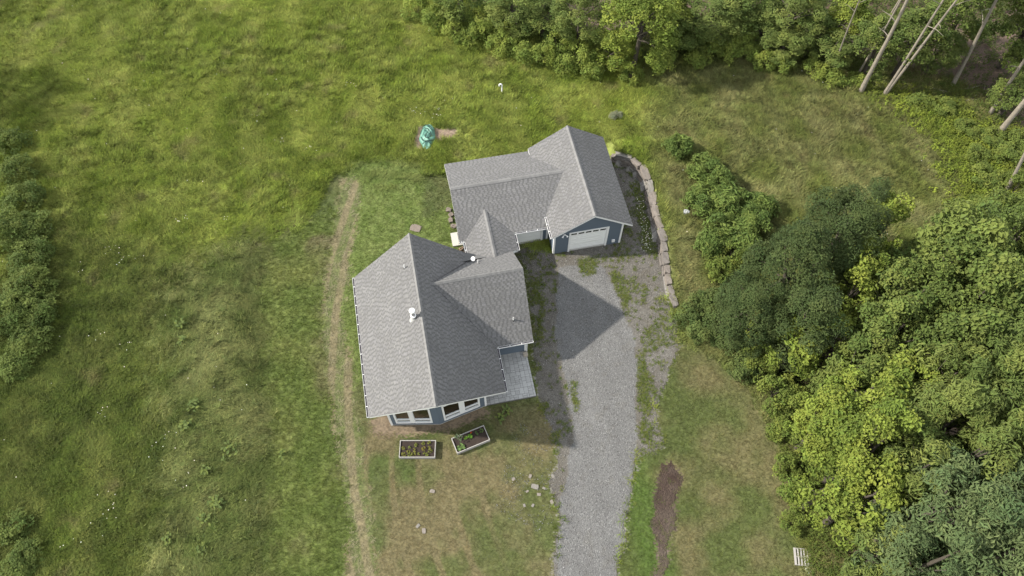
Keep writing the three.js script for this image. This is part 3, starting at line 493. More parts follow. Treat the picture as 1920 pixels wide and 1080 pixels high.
// ------------------------------------------------------------------ stone block by the wing corner
function rockGeo(w, h, d, seed, rough = 0.12) {
  const g = new THREE.BoxGeometry(w, h, d, 3, 2, 2), p = g.attributes.position, R = rngOf(seed), cache = {};
  for (let i = 0; i < p.count; i++) {
    const k = [p.getX(i), p.getY(i), p.getZ(i)].map((v) => v.toFixed(3)).join(); const c = cache[k] ??= [R() - 0.5, R() - 0.5, R() - 0.5];
    const x = p.getX(i), y = p.getY(i), z = p.getZ(i), cx = Math.abs(x) > w * 0.49 && Math.abs(z) > d * 0.49 ? 0.93 : 1;
    p.setXYZ(i, (x + c[0] * w * rough * 0.8) * cx, y + c[1] * h * rough, (z + c[2] * d * rough) * cx);
  }
  const q = g.toNonIndexed(); q.computeVertexNormals(); return q;
}
const stoneTex = tex(512, (u, v, i, j) => { const k = 0.72 + 0.3 * fbm(u * 22, v * 22, 4) + 0.1 * (hash(i, j) - 0.5); return [k, k * 0.985, k * 0.97]; });
const stoneMats = [[0.235, 0.21, 0.192], [0.2, 0.184, 0.174], [0.275, 0.25, 0.228], [0.25, 0.24, 0.226], [0.25, 0.212, 0.185], [0.34, 0.335, 0.325]].map((c) => std(lin(...c), { map: stoneTex, roughness: 0.95 }));
{
  const [x, z] = worldOf(5.2, -21.2), m = shade(new THREE.Mesh(rockGeo(0.34, 0.3, 0.3, 4, 0.05), std(lin(0.34, 0.3, 0.25)))); m.name = 'stone_block'; m.position.set(x, 0.15, z); m.rotation.y = TH; scene.add(tag(m, 'small tan stone block below the downspout at the patio corner', 'block'));
}
// ------------------------------------------------------------------ dry-stone retaining wall, stone by stone
{
  const o = thing('retaining_wall', 'curved dry stone retaining wall of pinkish grey blocks beside the garage', 'wall', [11, 0, -34]), R = rngOf(31);
  const P = WALL_LINE.map(([x, z]) => V(x, 0, z)), cum = [0]; for (let i = 1; i < P.length; i++) cum.push(cum[i - 1] + P[i].distanceTo(P[i - 1])); const total = cum[cum.length - 1];
  const at = (s) => { let i = 1; while (i < P.length - 1 && cum[i] < s) i++; const t = (s - cum[i - 1]) / (cum[i] - cum[i - 1]); return { p: P[i - 1].clone().lerp(P[i], t), d: P[i].clone().sub(P[i - 1]).normalize() }; };
  let seed = 100;
  for (let c = 0; c < 3; c++) {
    let s = -0.2 + c * 0.3;
    while (s < total - 0.2) {
      const L = (c === 2 ? 0.85 : 0.6) + R() * (c === 2 ? 0.75 : 0.6), q = at(Math.min(total, s + L / 2)), top = Math.max(0.34, wallTop(q.p.z) + 0.14), n = top > 0.95 ? 3 : top > 0.6 ? 2 : 1;
      s += L + 0.015;
      if (c >= n) { continue; }
      const hgt = top / n, isTop = c === n - 1, D = isTop ? 0.36 + R() * 0.18 : 0.42, out = V(-q.d.z, 0, q.d.x); // towards the garage is -x
      const side = out.x < 0 ? 1 : -1, back = (n - 1 - c) * 0.07;
      const m = part(o, 'stone', rockGeo(L, hgt * (0.9 + 0.12 * R()), D, seed++, 0.2), stoneMats[Math.floor(R() * R() * 6)]);
      m.position.set(q.p.x - 11 + out.x * side * back + 0.12, hgt * (c + 0.5) - 0.03 + terrain(wallX(q.p.z) - 0.6, q.p.z), q.p.z + 34 + out.z * side * back);
      m.rotation.y = -Math.atan2(q.d.z, q.d.x) + (R() - 0.5) * 0.3; m.rotation.z = (R() - 0.5) * 0.05; m.rotation.x = (R() - 0.5) * 0.05;
    }
  }
}
// ------------------------------------------------------------------ raised beds with soil and plants
const leafMat = (c, tr = 0.35) => new THREE.MeshPhysicalMaterial({ color: c, roughness: 0.9, specularIntensity: 0.35, transmission: tr, thickness: 0, side: THREE.DoubleSide });
const LEAF = leafMat(lin(1, 1, 1), 0.3);
function leafGeo(n, rad, len, wid, seed, tilt = 0.8, flat = 0.6) { // a spray of folded leaves
  const R = rngOf(seed), pos = [], nor = [];
  for (let k = 0; k < n; k++) {
    const a = R() * 6.283, r = rad * Math.sqrt(R()), c = V(Math.cos(a) * r, (R() - 0.5) * 2 * rad * flat, Math.sin(a) * r);
    const nrm = V((R() - 0.5) * 2 * tilt, 1, (R() - 0.5) * 2 * tilt).normalize(), az = R() * 6.283, d0 = V(Math.cos(az), 0, Math.sin(az)), d = d0.addScaledVector(nrm, -d0.dot(nrm)).normalize(), s = d.clone().cross(nrm);
    const L = len * (0.7 + 0.6 * R()), w = wid * (0.7 + 0.6 * R()), base = c.clone().addScaledVector(d, -L / 2), tip = c.clone().addScaledVector(d, L / 2).addScaledVector(nrm, -0.15 * L), mid = c.clone();
    const l = mid.clone().addScaledVector(s, -w / 2).addScaledVector(nrm, 0.16 * w), rr = mid.clone().addScaledVector(s, w / 2).addScaledVector(nrm, 0.16 * w);
    for (const [A, B, C] of [[base, rr, tip], [base, tip, l]]) { const q = B.clone().sub(A).cross(C.clone().sub(A)).normalize(); if (q.y < 0) q.negate(); for (const v of [A, B, C]) { pos.push(v.x, v.y, v.z); nor.push(q.x, q.y, q.z); } }
  }
  const g = new THREE.BufferGeometry(); g.setAttribute('position', new THREE.Float32BufferAttribute(pos, 3)); g.setAttribute('normal', new THREE.Float32BufferAttribute(nor, 3)); g.setAttribute('uv', new THREE.Float32BufferAttribute(new Float32Array(pos.length / 3 * 2), 2)); return g;
}
{
  const boards = std(lin(0.46, 0.44, 0.42), { map: grit, roughness: 0.8 }), earth = std(lin(0.05, 0.035, 0.028), { map: pebbleTex, roughness: 1 });
  BEDS.forEach((bd, k) => {
    const o = thing('raised_bed', k ? 'tilted grey wooden raised bed with broad leafy vegetables and red flower' : 'grey wooden raised bed full of small yellow green seedlings', 'planter', [bd.c[0], 0, bd.c[1]], bd.a), w = bd.w / 2, d = bd.d / 2, t = 0.045;
    part(o, 'board', new GB().box(-w, w, -0.08, 0.36, d - t, d).geo(), boards); part(o, 'board', new GB().box(-w, w, -0.08, 0.36, -d, -d + t).geo(), boards);
    part(o, 'board', new GB().box(-w, -w + t, -0.08, 0.358, -d + t, d - t).geo(), boards); part(o, 'board', new GB().box(w - t, w, -0.08, 0.358, -d + t, d - t).geo(), boards);
    const g = new THREE.PlaneGeometry(bd.w - 2 * t, bd.d - 2 * t, 20, 10); g.rotateX(-Math.PI / 2); const p = g.attributes.position; for (let i = 0; i < p.count; i++) p.setY(i, 0.24 + 0.05 * noise(p.getX(i) * 6 + k * 9, p.getZ(i) * 6)); g.computeVertexNormals();
    part(o, 'soil', g, earth);
  });
  const plant = (name, label, cat, bed, dx, dz, geo, color, h, group) => { const b = BEDS[bed], c = Math.cos(b.a), s = Math.sin(b.a), o = thing(name, label, cat, [b.c[0] + dx * c + dz * s, 0.26, b.c[1] - dx * s + dz * c], dx * 7 + dz * 3, group); part(o, 'leaves', geo, leafMat(lin(...color), 0.25)).position.y = h; part(o, 'stem', limb([V(0, -0.03, 0), V(0.01, h, 0)], [0.012, 0.006], 5), std(lin(0.09, 0.13, 0.04))); return o; };
  const R = rngOf(77), seedlings = [leafGeo(16, 0.12, 0.11, 0.07, 3, 0.6, 0.4), leafGeo(20, 0.15, 0.12, 0.08, 4, 0.6, 0.4), leafGeo(12, 0.09, 0.1, 0.06, 5, 0.6, 0.4)];
  [[-0.95, -0.05], [-0.9, 0.38], [-0.55, -0.12], [-0.6, 0.2], [-0.5, 0.4], [-0.2, 0.05], [-0.12, -0.25], [-0.22, 0.3], [0.1, 0.32], [0.35, -0.38], [0.4, 0.0], [0.45, 0.3], [0.65, 0.38], [0.85, 0.12], [0.78, -0.1], [0.75, -0.42]].forEach(([x, z], i) => plant('seedling', 'small yellow green vegetable seedling in the straight grey raised bed', 'plant', 0, x, z, seedlings[i % 3], [0.15 + R() * 0.05, 0.17 + R() * 0.03, 0.04], 0.08, 'seedlings in the straight raised bed'));
  const broad = leafGeo(14, 0.22, 0.26, 0.2, 8, 0.45, 0.3);
  plant('squash_plant', 'broad leafed pale green plant at low corner of the tilted bed', 'plant', 1, -0.78, 0.28, broad, [0.12, 0.19, 0.06], 0.14);
  plant('squash_plant', 'tall grey green plant leaning over the back board of the tilted bed', 'plant', 1, -0.72, -0.34, leafGeo(18, 0.24, 0.2, 0.12, 9, 0.7, 0.8), [0.12, 0.16, 0.085], 0.34);
  plant('lettuce', 'smaller round bright green lettuce in the tilted bed', 'plant', 1, -0.28, -0.2, leafGeo(14, 0.1, 0.13, 0.11, 10, 0.5, 0.3), [0.12, 0.22, 0.03], 0.07);
  plant('lettuce', 'larger round bright green lettuce in the tilted bed', 'plant', 1, 0.06, -0.18, leafGeo(22, 0.16, 0.16, 0.13, 11, 0.5, 0.3), [0.1, 0.21, 0.025], 0.09);
  plant('herb_plant', 'low grey green herb beside the far board of the tilted bed', 'plant', 1, 0.5, -0.24, leafGeo(18, 0.16, 0.12, 0.08, 12, 0.6, 0.3), [0.09, 0.14, 0.05], 0.08);
  plant('herb_plant', 'low green herb in the end corner of the tilted bed', 'plant', 1, 0.86, -0.26, leafGeo(18, 0.15, 0.12, 0.08, 13, 0.6, 0.3), [0.1, 0.15, 0.05], 0.08);
  plant('red_flower', 'small red flower behind the lettuce in the tilted bed', 'flower', 1, 0.2, -0.38, leafGeo(9, 0.06, 0.08, 0.06, 14, 0.6, 0.3), [0.55, 0.07, 0.02], 0.16);
}
// ------------------------------------------------------------------ pallet, board, tarp, pipe, stones, firewood
{
  const wood = [0.46, 0.5, 0.42, 0.54].map((k) => std(lin(k, k * 0.95, k * 0.9), { map: grit, roughness: 0.85 }));
  const o = thing('wooden_pallet', 'weathered grey wooden pallet lying on the lawn by the trees', 'pallet', [18.03, terrain(18.03, -7.9) + 0.02, -7.9], -0.09);
  const R = rngOf(9);
  for (let i = 0; i < 7; i++) { const m = part(o, 'slat', new GB().box(-0.045, 0.045, 0.11, 0.13, -0.51, 0.51).geo(), wood[i % 4]); m.position.x = -0.565 + i * 0.188; m.rotation.y = (R() - 0.5) * 0.02; if (i === 0) m.scale.x = 1.4; }
  for (const z of [-0.49, 0, 0.49]) part(o, 'stringer', new GB().box(-0.62, 0.62, 0.02, 0.11, z - 0.02, z + 0.02).geo(), wood[2]);
  for (const x of [-0.55, 0, 0.55]) part(o, 'bottom_board', new GB().box(x - 0.05, x + 0.05, 0.0, 0.019, -0.51, 0.51).geo(), wood[0]);
  const b = shade(new THREE.Mesh(new GB().box(-0.16, 0.16, 0, 0.03, -0.5, 0.5).geo(), std(lin(0.72, 0.71, 0.66), { map: grit }))); b.name = 'white_board'; b.position.set(18.25, terrain(18.2, -6.8) + 0.05, -6.9); b.rotation.y = 0.35; scene.add(tag(b, 'white painted board lying just below the wooden pallet', 'board'));
}
{
  // crumpled green tarp over a heap
  const o = thing('green_tarp', 'crumpled sea green tarp with dark cords over a low heap', 'tarp', [-7.25, terrain(-7.25, -42.3), -42.3], 0.06);
  const nu = 46, nv = 40, pos = [], idx = [];
  for (let j = 0; j <= nv; j++) for (let i = 0; i <= nu; i++) {
    const a = i / nu * 6.2832, r = j / nv, waist = 1 - 0.2 * Math.exp(-Math.pow((Math.sin(a) - 0.62) / 0.22, 2)), X = 0.68 * waist * (1 + 0.05 * Math.sin(a * 5)), Z = 1.42;
    const x = Math.cos(a) * X * r + 0.12 * Math.sin(a) * r * -0.6, z = Math.sin(a) * Z * r;
    const fold = 0.1 * Math.sin(x * 9 + Math.sin(z * 5) * 2.2) + 0.06 * Math.sin(z * 8 + Math.cos(x * 7) * 2) + 0.05 * (fbm(x * 5 + 3, z * 5, 3) - 0.5);
    pos.push(x, Math.max(0.0, (0.42 * Math.pow(1 - r * r, 0.6)) + fold * (1 - r * 0.6) + 0.02), z);
  }
  const w = nu + 1; for (let j = 0; j < nv; j++) for (let i = 0; i < nu; i++) { const a = j * w + i; idx.push(a, a + 1, a + w, a + 1, a + w + 1, a + w); }
  const g = new THREE.BufferGeometry(); g.setAttribute('position', new THREE.Float32BufferAttribute(pos, 3)); g.setAttribute('uv', new THREE.Float32BufferAttribute(new Float32Array(pos.length / 3 * 2), 2)); g.setIndex(idx); g.computeVertexNormals();
  part(o, 'sheet', g, std(lin(0.10, 0.24, 0.185), { roughness: 0.5, side: THREE.DoubleSide }));
  const cord = std(lin(0.02, 0.045, 0.04));
  const onTop = (x, z) => { const r = Math.min(1, Math.hypot(x / 0.66, z / 1.4)); return 0.42 * Math.pow(1 - r * r, 0.6) + 0.1; };
  for (const L of [[[-0.5, -0.9], [-0.1, -1.1], [0.3, -0.9], [0.5, -0.4]], [[-0.6, -0.2], [-0.35, -0.7], [0.1, -0.5], [0.05, 0], [-0.15, 0.3]], [[0.2, -0.3], [0.35, 0.2], [0.0, 0.5], [-0.2, 0.2], [0.1, -0.1]], [[-0.55, 0.2], [-0.3, 0.7], [0.1, 0.75], [0.5, 0.6]], [[-0.4, 0.95], [0, 0.8], [0.35, 1.05]]]) { const P = new THREE.CatmullRomCurve3(L.map(([x, z]) => V(x, onTop(x, z), z))).getPoints(24).map((p) => V(p.x, onTop(p.x, p.z), p.z)); part(o, 'cord', limb(P, P.map(() => 0.03), 5), cord); }
}
{
  const o = thing('vent_standpipe', 'white hooked vent pipe standing in the meadow', 'pipe', [-0.9, terrain(-0.9, -47.4), -47.4]);
  const P = [V(0, -0.1, 0), V(0, 0.9, 0)]; for (let k = 0; k <= 8; k++) { const a = Math.PI * k / 8; P.push(V(-0.11 + 0.11 * Math.cos(a), 1.0 + 0.11 * Math.sin(a), 0.02)); } P.push(V(-0.22, 0.9, 0.02));
  part(o, 'pipe', limb(P, P.map(() => 0.062), 10), std(lin(0.85, 0.85, 0.85), { roughness: 0.45 }));
  part(o, 'coupling', limb([V(0, 0.86, 0), V(0, 0.98, 0)], [0.078, 0.078], 10), std(lin(0.85, 0.85, 0.85), { roughness: 0.45 }));
}
function rock(name, label, x, z, w, h, d, mat, seed, group) { const m = shade(new THREE.Mesh(rockGeo(w, h, d, seed, 0.2), mat)); m.name = numbered(name); m.position.set(x, terrain(x, z) + h * 0.25, z); m.rotation.y = seed; scene.add(tag(m, label, 'rock', group)); return m; }
rock('pale_rock', 'pale bluish white rock in the grass above the retaining wall', 13.7, -33.6, 0.42, 0.4, 0.34, std(lin(0.4, 0.42, 0.43)), 3);
rock('flat_stone', 'flat pinkish stone slab behind the house roof peak', -7.63, -32.87, 0.85, 0.1, 0.6, stoneMats[4], 6);
for (const [i, [x, z, w]] of [[1.2, -13.1, 0.28], [2.7, -13.1, 0.3], [1.75, -11.9, 0.3], [1.35, -11.2, 0.26], [2.6, -11.4, 0.34], [1.5, -12.4, 0.5], [0.1, -12.9, 0.26], [0.8, -11.2, 0.25], [-5.2, -12.1, 0.34], [-6.0, -9.9, 0.3], [-5.6, -9.6, 0.36], [2.1, -12.3, 0.24], [1.0, -12.1, 0.22]].entries()) rock('limestone_rock', i >= 8 && i < 11 ? 'pale stone lying in dry grass south of the straight raised bed' : 'pale grey stone on the lawn edge beside the driveway', x, z, w * 0.9, w * 0.22, w * 0.6, stoneMats[i % 2 ? 3 : 2], 20 + i, i >= 8 && i < 11 ? 'stones in the dry lawn' : 'stones scattered beside the driveway');
{
  const [x, z] = worldOf(1.95, -32.0), o = thing('concrete_step', 'pale concrete slab step against the garage end wall', 'step', [x, 0, z], TH);
  part(o, 'slab', new GB().box(-0.42, 0.42, -0.1, 0.16, -0.62, 0.62).geo(), std(lin(0.6, 0.57, 0.52), { map: grit })); part(o, 'plank', new GB().box(0.02, 0.1, 0.165, 0.2, -0.55, 0.5).geo(), std(lin(0.5, 0.47, 0.42)));
  const bark = std(lin(0.24, 0.175, 0.12), { map: stoneTex }), cut = std(lin(0.42, 0.32, 0.2)), R = rngOf(15);
  for (let i = 0; i < 14; i++) {
    const [lx, lz] = worldOf(2.15 + R() * 0.7, -31.2 + R() * 1.0), t = thing('firewood_log', 'split firewood log in the pile between the garage and the house', 'log', [lx, 0.08 + (i > 8 ? 0.14 : 0), lz], TH + 0.2 + (R() - 0.5) * 0.7, 'firewood pile');
    const L = 0.42 + R() * 0.3, r = 0.055 + R() * 0.05; part(t, 'bark', limb([V(-L / 2, 0, 0), V(L / 2, 0, 0)], [r, r * 0.92], 7), bark);
    for (const s of [-1, 1]) { const c = new THREE.CircleGeometry(r, 7); c.rotateY(s * Math.PI / 2); c.translate(s * L / 2, 0, 0); part(t, 'cut_end', c, cut); }
  }
  for (const [i, v] of [-34.9, -34.4, -33.9, -33.3].entries()) { const [rx, rz] = worldOf(1.75 + (i % 2) * 0.12, v); rock('edging_stone', 'reddish edging stone along the garage end wall', rx, rz, 0.42, 0.24, 0.34, stoneMats[4], 50 + i, 'edging stones along the garage end wall'); }
}
console.log('objects done');

// ------------------------------------------------------------------ trees and shrubs
const barkMat = std(lin(0.095, 0.082, 0.066), { map: stoneTex, roughness: 1 }), paleBark = std(lin(0.33, 0.3, 0.255), { map: stoneTex, roughness: 1 });
const CLUMPS = {
  broad: [1, 2, 3].map((s) => leafGeo(15, 0.34, 0.2, 0.13, 200 + s, 0.75, 0.45)),
  fine: [1, 2, 3].map((s) => leafGeo(22, 0.36, 0.17, 0.075, 210 + s, 0.6, 0.45)),
  long: [1, 2, 3].map((s) => leafGeo(16, 0.36, 0.27, 0.085, 220 + s, 0.5, 0.4)),
  small: [1, 2].map((s) => leafGeo(18, 0.24, 0.12, 0.08, 230 + s, 0.6, 0.5)),
};
const KIND = {
  dark: { c: [0.066, 0.096, 0.028], v: 0.3, g: 'fine' }, yellow: { c: [0.172, 0.222, 0.036], v: 0.36, g: 'broad' }, mid: { c: [0.122, 0.164, 0.036], v: 0.34, g: 'broad' },
  light: { c: [0.148, 0.19, 0.046], v: 0.34, g: 'long' }, blue: { c: [0.112, 0.156, 0.06], v: 0.3, g: 'long' },
  sumac: { c: [0.13, 0.185, 0.042], v: 0.32, g: 'long' }, lime: { c: [0.16, 0.205, 0.04], v: 0.36, g: 'small' }, edge: { c: [0.105, 0.145, 0.04], v: 0.36, g: 'small' }, belt: { c: [0.155, 0.2, 0.042], v: 0.36, g: 'small' },
  thicket: { c: [0.2, 0.255, 0.05], v: 0.42, g: 'small' }, hedge: { c: [0.105, 0.145, 0.032], v: 0.36, g: 'small' }, grey: { c: [0.22, 0.24, 0.15], v: 0.2, g: 'small' },
};
let treeSeed = 900;
function crownList(R, kind, cx, cy, cz, rx, ry, dens, low = -0.35) { // leaf clumps over the lobes of a crown
  const K = KIND[kind], L = [], nl = Math.round(12 + rx * rx * 5.2), lobes = [];
  for (let i = 0; i < nl; i++) { const y = lerp(low, 1, Math.pow(R(), 0.75)), a = R() * 6.283, h = Math.sqrt(Math.max(0, 1 - y * y)), q = 0.66 + 0.34 * R(); lobes.push({ p: V(Math.cos(a) * h * rx * q, y * ry * q, Math.sin(a) * h * rx * q), r: rx * (0.17 + 0.16 * R()) + 0.14, t: (R() - 0.5) }); }
  for (const l of lobes) {
    const n = Math.round(dens * l.r * l.r * 26 + 6), out = l.p.clone().setY(l.p.y / ry * rx).normalize();
    for (let k = 0; k < n; k++) {
      const d = V(R() - 0.5, R() - 0.5, R() - 0.5).normalize().addScaledVector(out, 0.5).add(V(0, 0.3, 0)).normalize();
      const p = l.p.clone().addScaledVector(d, l.r * (0.78 + 0.3 * R())).add(V(cx, cy, cz));
      Q.setFromUnitVectors(UPV, d.clone().add(V(0, 0.25, 0)).normalize()); Q2.setFromAxisAngle(UPV, R() * 6.283);
      const tone = 1 + K.v * (l.t * 1.1 + (R() - 0.5) * 0.9), warm = 1 + 0.16 * (R() - 0.5) + l.t * 0.14;
      L.push({ p, q: Q.clone().multiply(Q2), s: 0.55 + 0.75 * R() * (0.5 + R()), c: [K.c[0] * tone * warm, K.c[1] * tone, K.c[2] * tone] });
    }
  }
  return { L, lobes };
}
function bake(list, geos) { // the clumps joined into one leaf mesh
  const src = geos.map((g) => [g.attributes.position.array, g.attributes.normal.array]); let n = 0; list.forEach((e, i) => { n += src[i % src.length][0].length; });
  const P = new Float32Array(n), N = new Float32Array(n), C = new Float32Array(n), v = V(0, 0, 0); let o = 0;
  list.forEach((e, i) => { const [sp, sn] = src[i % src.length]; for (let k = 0; k < sp.length; k += 3, o += 3) { v.set(sp[k], sp[k + 1], sp[k + 2]).multiplyScalar(e.s).applyQuaternion(e.q).add(e.p); P[o] = v.x; P[o + 1] = v.y; P[o + 2] = v.z; v.set(sn[k], sn[k + 1], sn[k + 2]).applyQuaternion(e.q); N[o] = v.x; N[o + 1] = v.y; N[o + 2] = v.z; C[o] = e.c[0]; C[o + 1] = e.c[1]; C[o + 2] = e.c[2]; } });
  const g = new THREE.BufferGeometry(); g.setAttribute('position', new THREE.BufferAttribute(P, 3)); g.setAttribute('normal', new THREE.BufferAttribute(N, 3)); g.setAttribute('color', new THREE.BufferAttribute(C, 3)); g.setAttribute('uv', new THREE.BufferAttribute(new Float32Array(n / 3 * 2), 2)); return g;
}
const CROWN = new THREE.MeshPhysicalMaterial({ vertexColors: true, roughness: 0.9, specularIntensity: 0.35, transmission: 0.32, thickness: 0, side: THREE.DoubleSide });
const protos = {}; let tris = 0;
function proto(kind, r, h, low) { // one tree or shrub of a kind and size, cloned for every place
  const B = low ? [0.9, 1.2, 1.6] : [1.4, 1.9, 2.5], i = B.reduce((m, q, k) => (Math.abs(q - r) < Math.abs(B[m] - r) ? k : m), 0), r0 = B[i], h0 = low ? r0 * 1.4 : 5 + r0 * 2.6, alt = (protos[kind + i + 'n'] = (protos[kind + i + 'n'] ?? -1) + 1) % 2, key = kind + i + '_' + alt + low;
  if (!protos[key]) {
    const R = rngOf(treeSeed++), o = new THREE.Group(), geos = [];
    if (low) {
      const { L } = crownList(R, kind, 0, h0 * 0.42, 0, r0 * 0.85, h0 * 0.5, 1.3, -0.5);
      for (let k = 0; k < 5; k++) { const a = k * 1.26 + R(), q = r0 * 0.5 * R(); geos.push(limb([V(0, 0, 0), V(Math.cos(a) * q * 0.6, h0 * 0.4, Math.sin(a) * q * 0.6), V(Math.cos(a) * q, h0 * 0.75, Math.sin(a) * q)], [0.03, 0.02, 0.008], 5)); }
      part(o, 'stems', mergeGeometries(geos), barkMat); part(o, 'crown', bake(L, CLUMPS[KIND[kind].g]), CROWN); tris += L.length;
    } else {
      const cy = h0 * 0.57, ry = h0 * 0.43, { L, lobes } = crownList(R, kind, 0, cy, 0, r0, ry, 1, -0.8), tr = h0 * 0.014 + 0.04;
      geos.push(limb([V(0, 0, 0), V((R() - 0.5) * 0.2, h0 * 0.3, (R() - 0.5) * 0.2), V((R() - 0.5) * 0.4, h0 * 0.62, (R() - 0.5) * 0.4), V(0, h0 * 0.85, 0)], [tr * 1.25, tr, tr * 0.65, tr * 0.2]));
      for (let k = 0; k < Math.min(10, lobes.length); k++) { const l = lobes[k].p, s = V(0, lerp(h0 * 0.35, h0 * 0.65, R()), 0), e = V(l.x, l.y + cy, l.z); geos.push(limb([s, s.clone().lerp(e, 0.5).add(V(0, 0.15, 0)), e], [tr * 0.5, tr * 0.32, tr * 0.1], 5)); }
      part(o, 'trunk', mergeGeometries(geos), barkMat); part(o, 'crown', bake(L, CLUMPS[KIND[kind].g]), CROWN); tris += L.length;
    }
    protos[key] = { o, r0, h0 };
  }
  return protos[key];
}
const placeR = rngOf(606);
function grow(low, name, label, category, kind, x, z, r, h, group) {
  const q = proto(kind, r, h, low), o = q.o.clone(); o.name = numbered(name); scene.add(tag(o, label, category, group));
  o.position.set(x, terrain(x, z) - 0.05, z); o.rotation.y = placeR() * 6.283; o.scale.set(r / q.r0, h / q.h0, r / q.r0); return o;
}
const tree = (name, label, category, kind, x, z, r, h, group) => grow(false, name, label, category, kind, x, z, r, h, group);
const shrub = (name, label, kind, x, z, r, h, group) => grow(true, name, label, 'shrub', kind, x, z, r, h, group);
const ORD = ['first', 'second', 'third', 'fourth', 'fifth', 'sixth', 'seventh', 'eighth', 'ninth', 'tenth', 'eleventh', 'twelfth', 'thirteenth', 'fourteenth', 'fifteenth', 'sixteenth', 'seventeenth', 'eighteenth', 'nineteenth', 'twentieth'];
const nth = (i) => ORD[i] ?? 'twenty ' + ORD[i - 20];
const rank = (list, e, key) => nth(list.slice().sort((p, q) => key(p) - key(q)).indexOf(e));
const FOREST = [["dark", 21.2, -26.3, 2.4, 11], ["dark", 18.0, -24.1, 2.5, 10], ["dark", 15.5, -22.3, 2.3, 8], ["dark", 18.3, -21.0, 2.1, 9], ["dark", 23.2, -28.8, 1.7, 9], ["yellow", 24.8, -27.9, 1.5, 9], ["yellow", 22.4, -24.3, 1.3, 9], ["yellow", 21.5, -22.5, 1.3, 8], ["yellow", 18.4, -20.1, 1.6, 6.5], ["yellow", 20.4, -20.0, 1.4, 7], ["yellow", 20.1, -15.3, 1.9, 10], ["yellow", 22.3, -15.8, 1.6, 10], ["yellow", 18.4, -14.4, 1.7, 8.5], ["yellow", 19.6, -12.2, 2.2, 11], ["yellow", 18.1, -10.7, 1.7, 8], ["yellow", 19.1, -9.6, 1.6, 9], ["mid", 26.1, -23.0, 2.8, 13], ["mid", 30.6, -24.8, 2.5, 12], ["mid", 24.1, -21.0, 2.1, 11], ["mid", 26.7, -20.0, 2.7, 13], ["mid", 29.6, -20.2, 2.1, 13], ["mid", 22.6, -19.0, 2.0, 10], ["mid", 24.7, -17.4, 2.0, 12], ["mid", 20.6, -17.5, 1.7, 8], ["light", 26.5, -16.4, 2.4, 13], ["light", 23.6, -15.3, 1.7, 12], ["light", 23.3, -13.1, 2.2, 12], ["light", 26.4, -13.6, 2.5, 13], ["light", 23.9, -11.0, 1.8, 12], ["light", 19.9, -7.1, 1.6, 9], ["light", 19.2, -5.6, 1.0, 6.5], ["light", 27.0, -10.9, 2.0, 13], ["light", 21.4, -10.7, 1.6, 11], ["light", 29.0, -16.1, 1.8, 13], ["blue", 21.8, -8.5, 2.5, 13], ["blue", 25.5, -9.0, 2.4, 13], ["blue", 23.3, -6.3, 2.5, 13], ["blue", 20.4, -6.0, 1.8, 12], ["blue", 26.1, -6.6, 1.6, 13]];
const FLABEL = { dark: 'dark green fine leaved tree past the retaining wall', yellow: 'bright yellow green tree of the eastern grove', mid: 'mid green broad leaved tree of the eastern grove', light: 'light green long leaved tree of the eastern grove', blue: 'bluish green long leaved tree at the lower right' };
for (const e of FOREST) { const [k, x, z, r, h] = e; tree('grove_tree', FLABEL[k] + ', ' + rank(FOREST.filter((q) => q[0] === k), e, (q) => q[2]) + ' from top', 'tree', k, x * (1 + 0.0025 * h), z * (1 + 0.0025 * h), r, h, `${k} trees of the eastern grove`); }
const TOP = [["yellow", 10.8, -48.8, 2.7, 9], ["yellow", 9.4, -48.2, 1.8, 5], ["yellow", 13.4, -51.3, 2.0, 8], ["yellow", 29.1, -50.2, 1.9, 7], ["light", 0.0, -52.7, 2.1, 7], ["light", 6.0, -50.7, 2.2, 9], ["light", 17.3, -50.5, 2.5, 7], ["light", 24.3, -50.0, 2.5, 8], ["light", 22.2, -50.2, 1.9, 5], ["light", 24.0, -48.3, 1.5, 4], ["light", 27.9, -47.3, 1.5, 5], ["light", 36.7, -48.3, 1.7, 4.5], ["mid", -4.7, -54.6, 2.1, 7], ["mid", 2.8, -52.5, 2.1, 5], ["mid", 15.4, -50.2, 1.9, 4.5], ["mid", 20.2, -51.5, 2.3, 7], ["mid", 31.1, -48.1, 1.9, 6], ["mid", 33.7, -47.9, 2.1, 7], ["mid", 38.1, -50.4, 2.5, 9], ["mid", 43.6, -49.2, 2.4, 9], ["mid", 43.4, -46.0, 1.8, 7], ["mid", 26.4, -49.0, 1.8, 6], ["mid", 41.5, -43.3, 1.3, 4.5]];
TOP.forEach((e, i) => { const [k, x, z, r, h] = e, w = { yellow: 'bright yellow green', light: 'light green', mid: 'mid green' }[k]; tree('woodland_tree', i === 0 ? 'large bright yellow green tree jutting from the wood behind the garage' : `${w} young tree along the upper wood edge, ${rank(TOP.filter((q, n) => q[0] === k && n), e, (q) => q[1])} from left`, 'tree', k, x, z - (i ? (x > 30 ? 0.4 : 2.0) : 0.6), r, h * (i && x < 30 ? 0.76 : 1), i === 0 ? undefined : `${k} young trees along the upper wood edge`); });
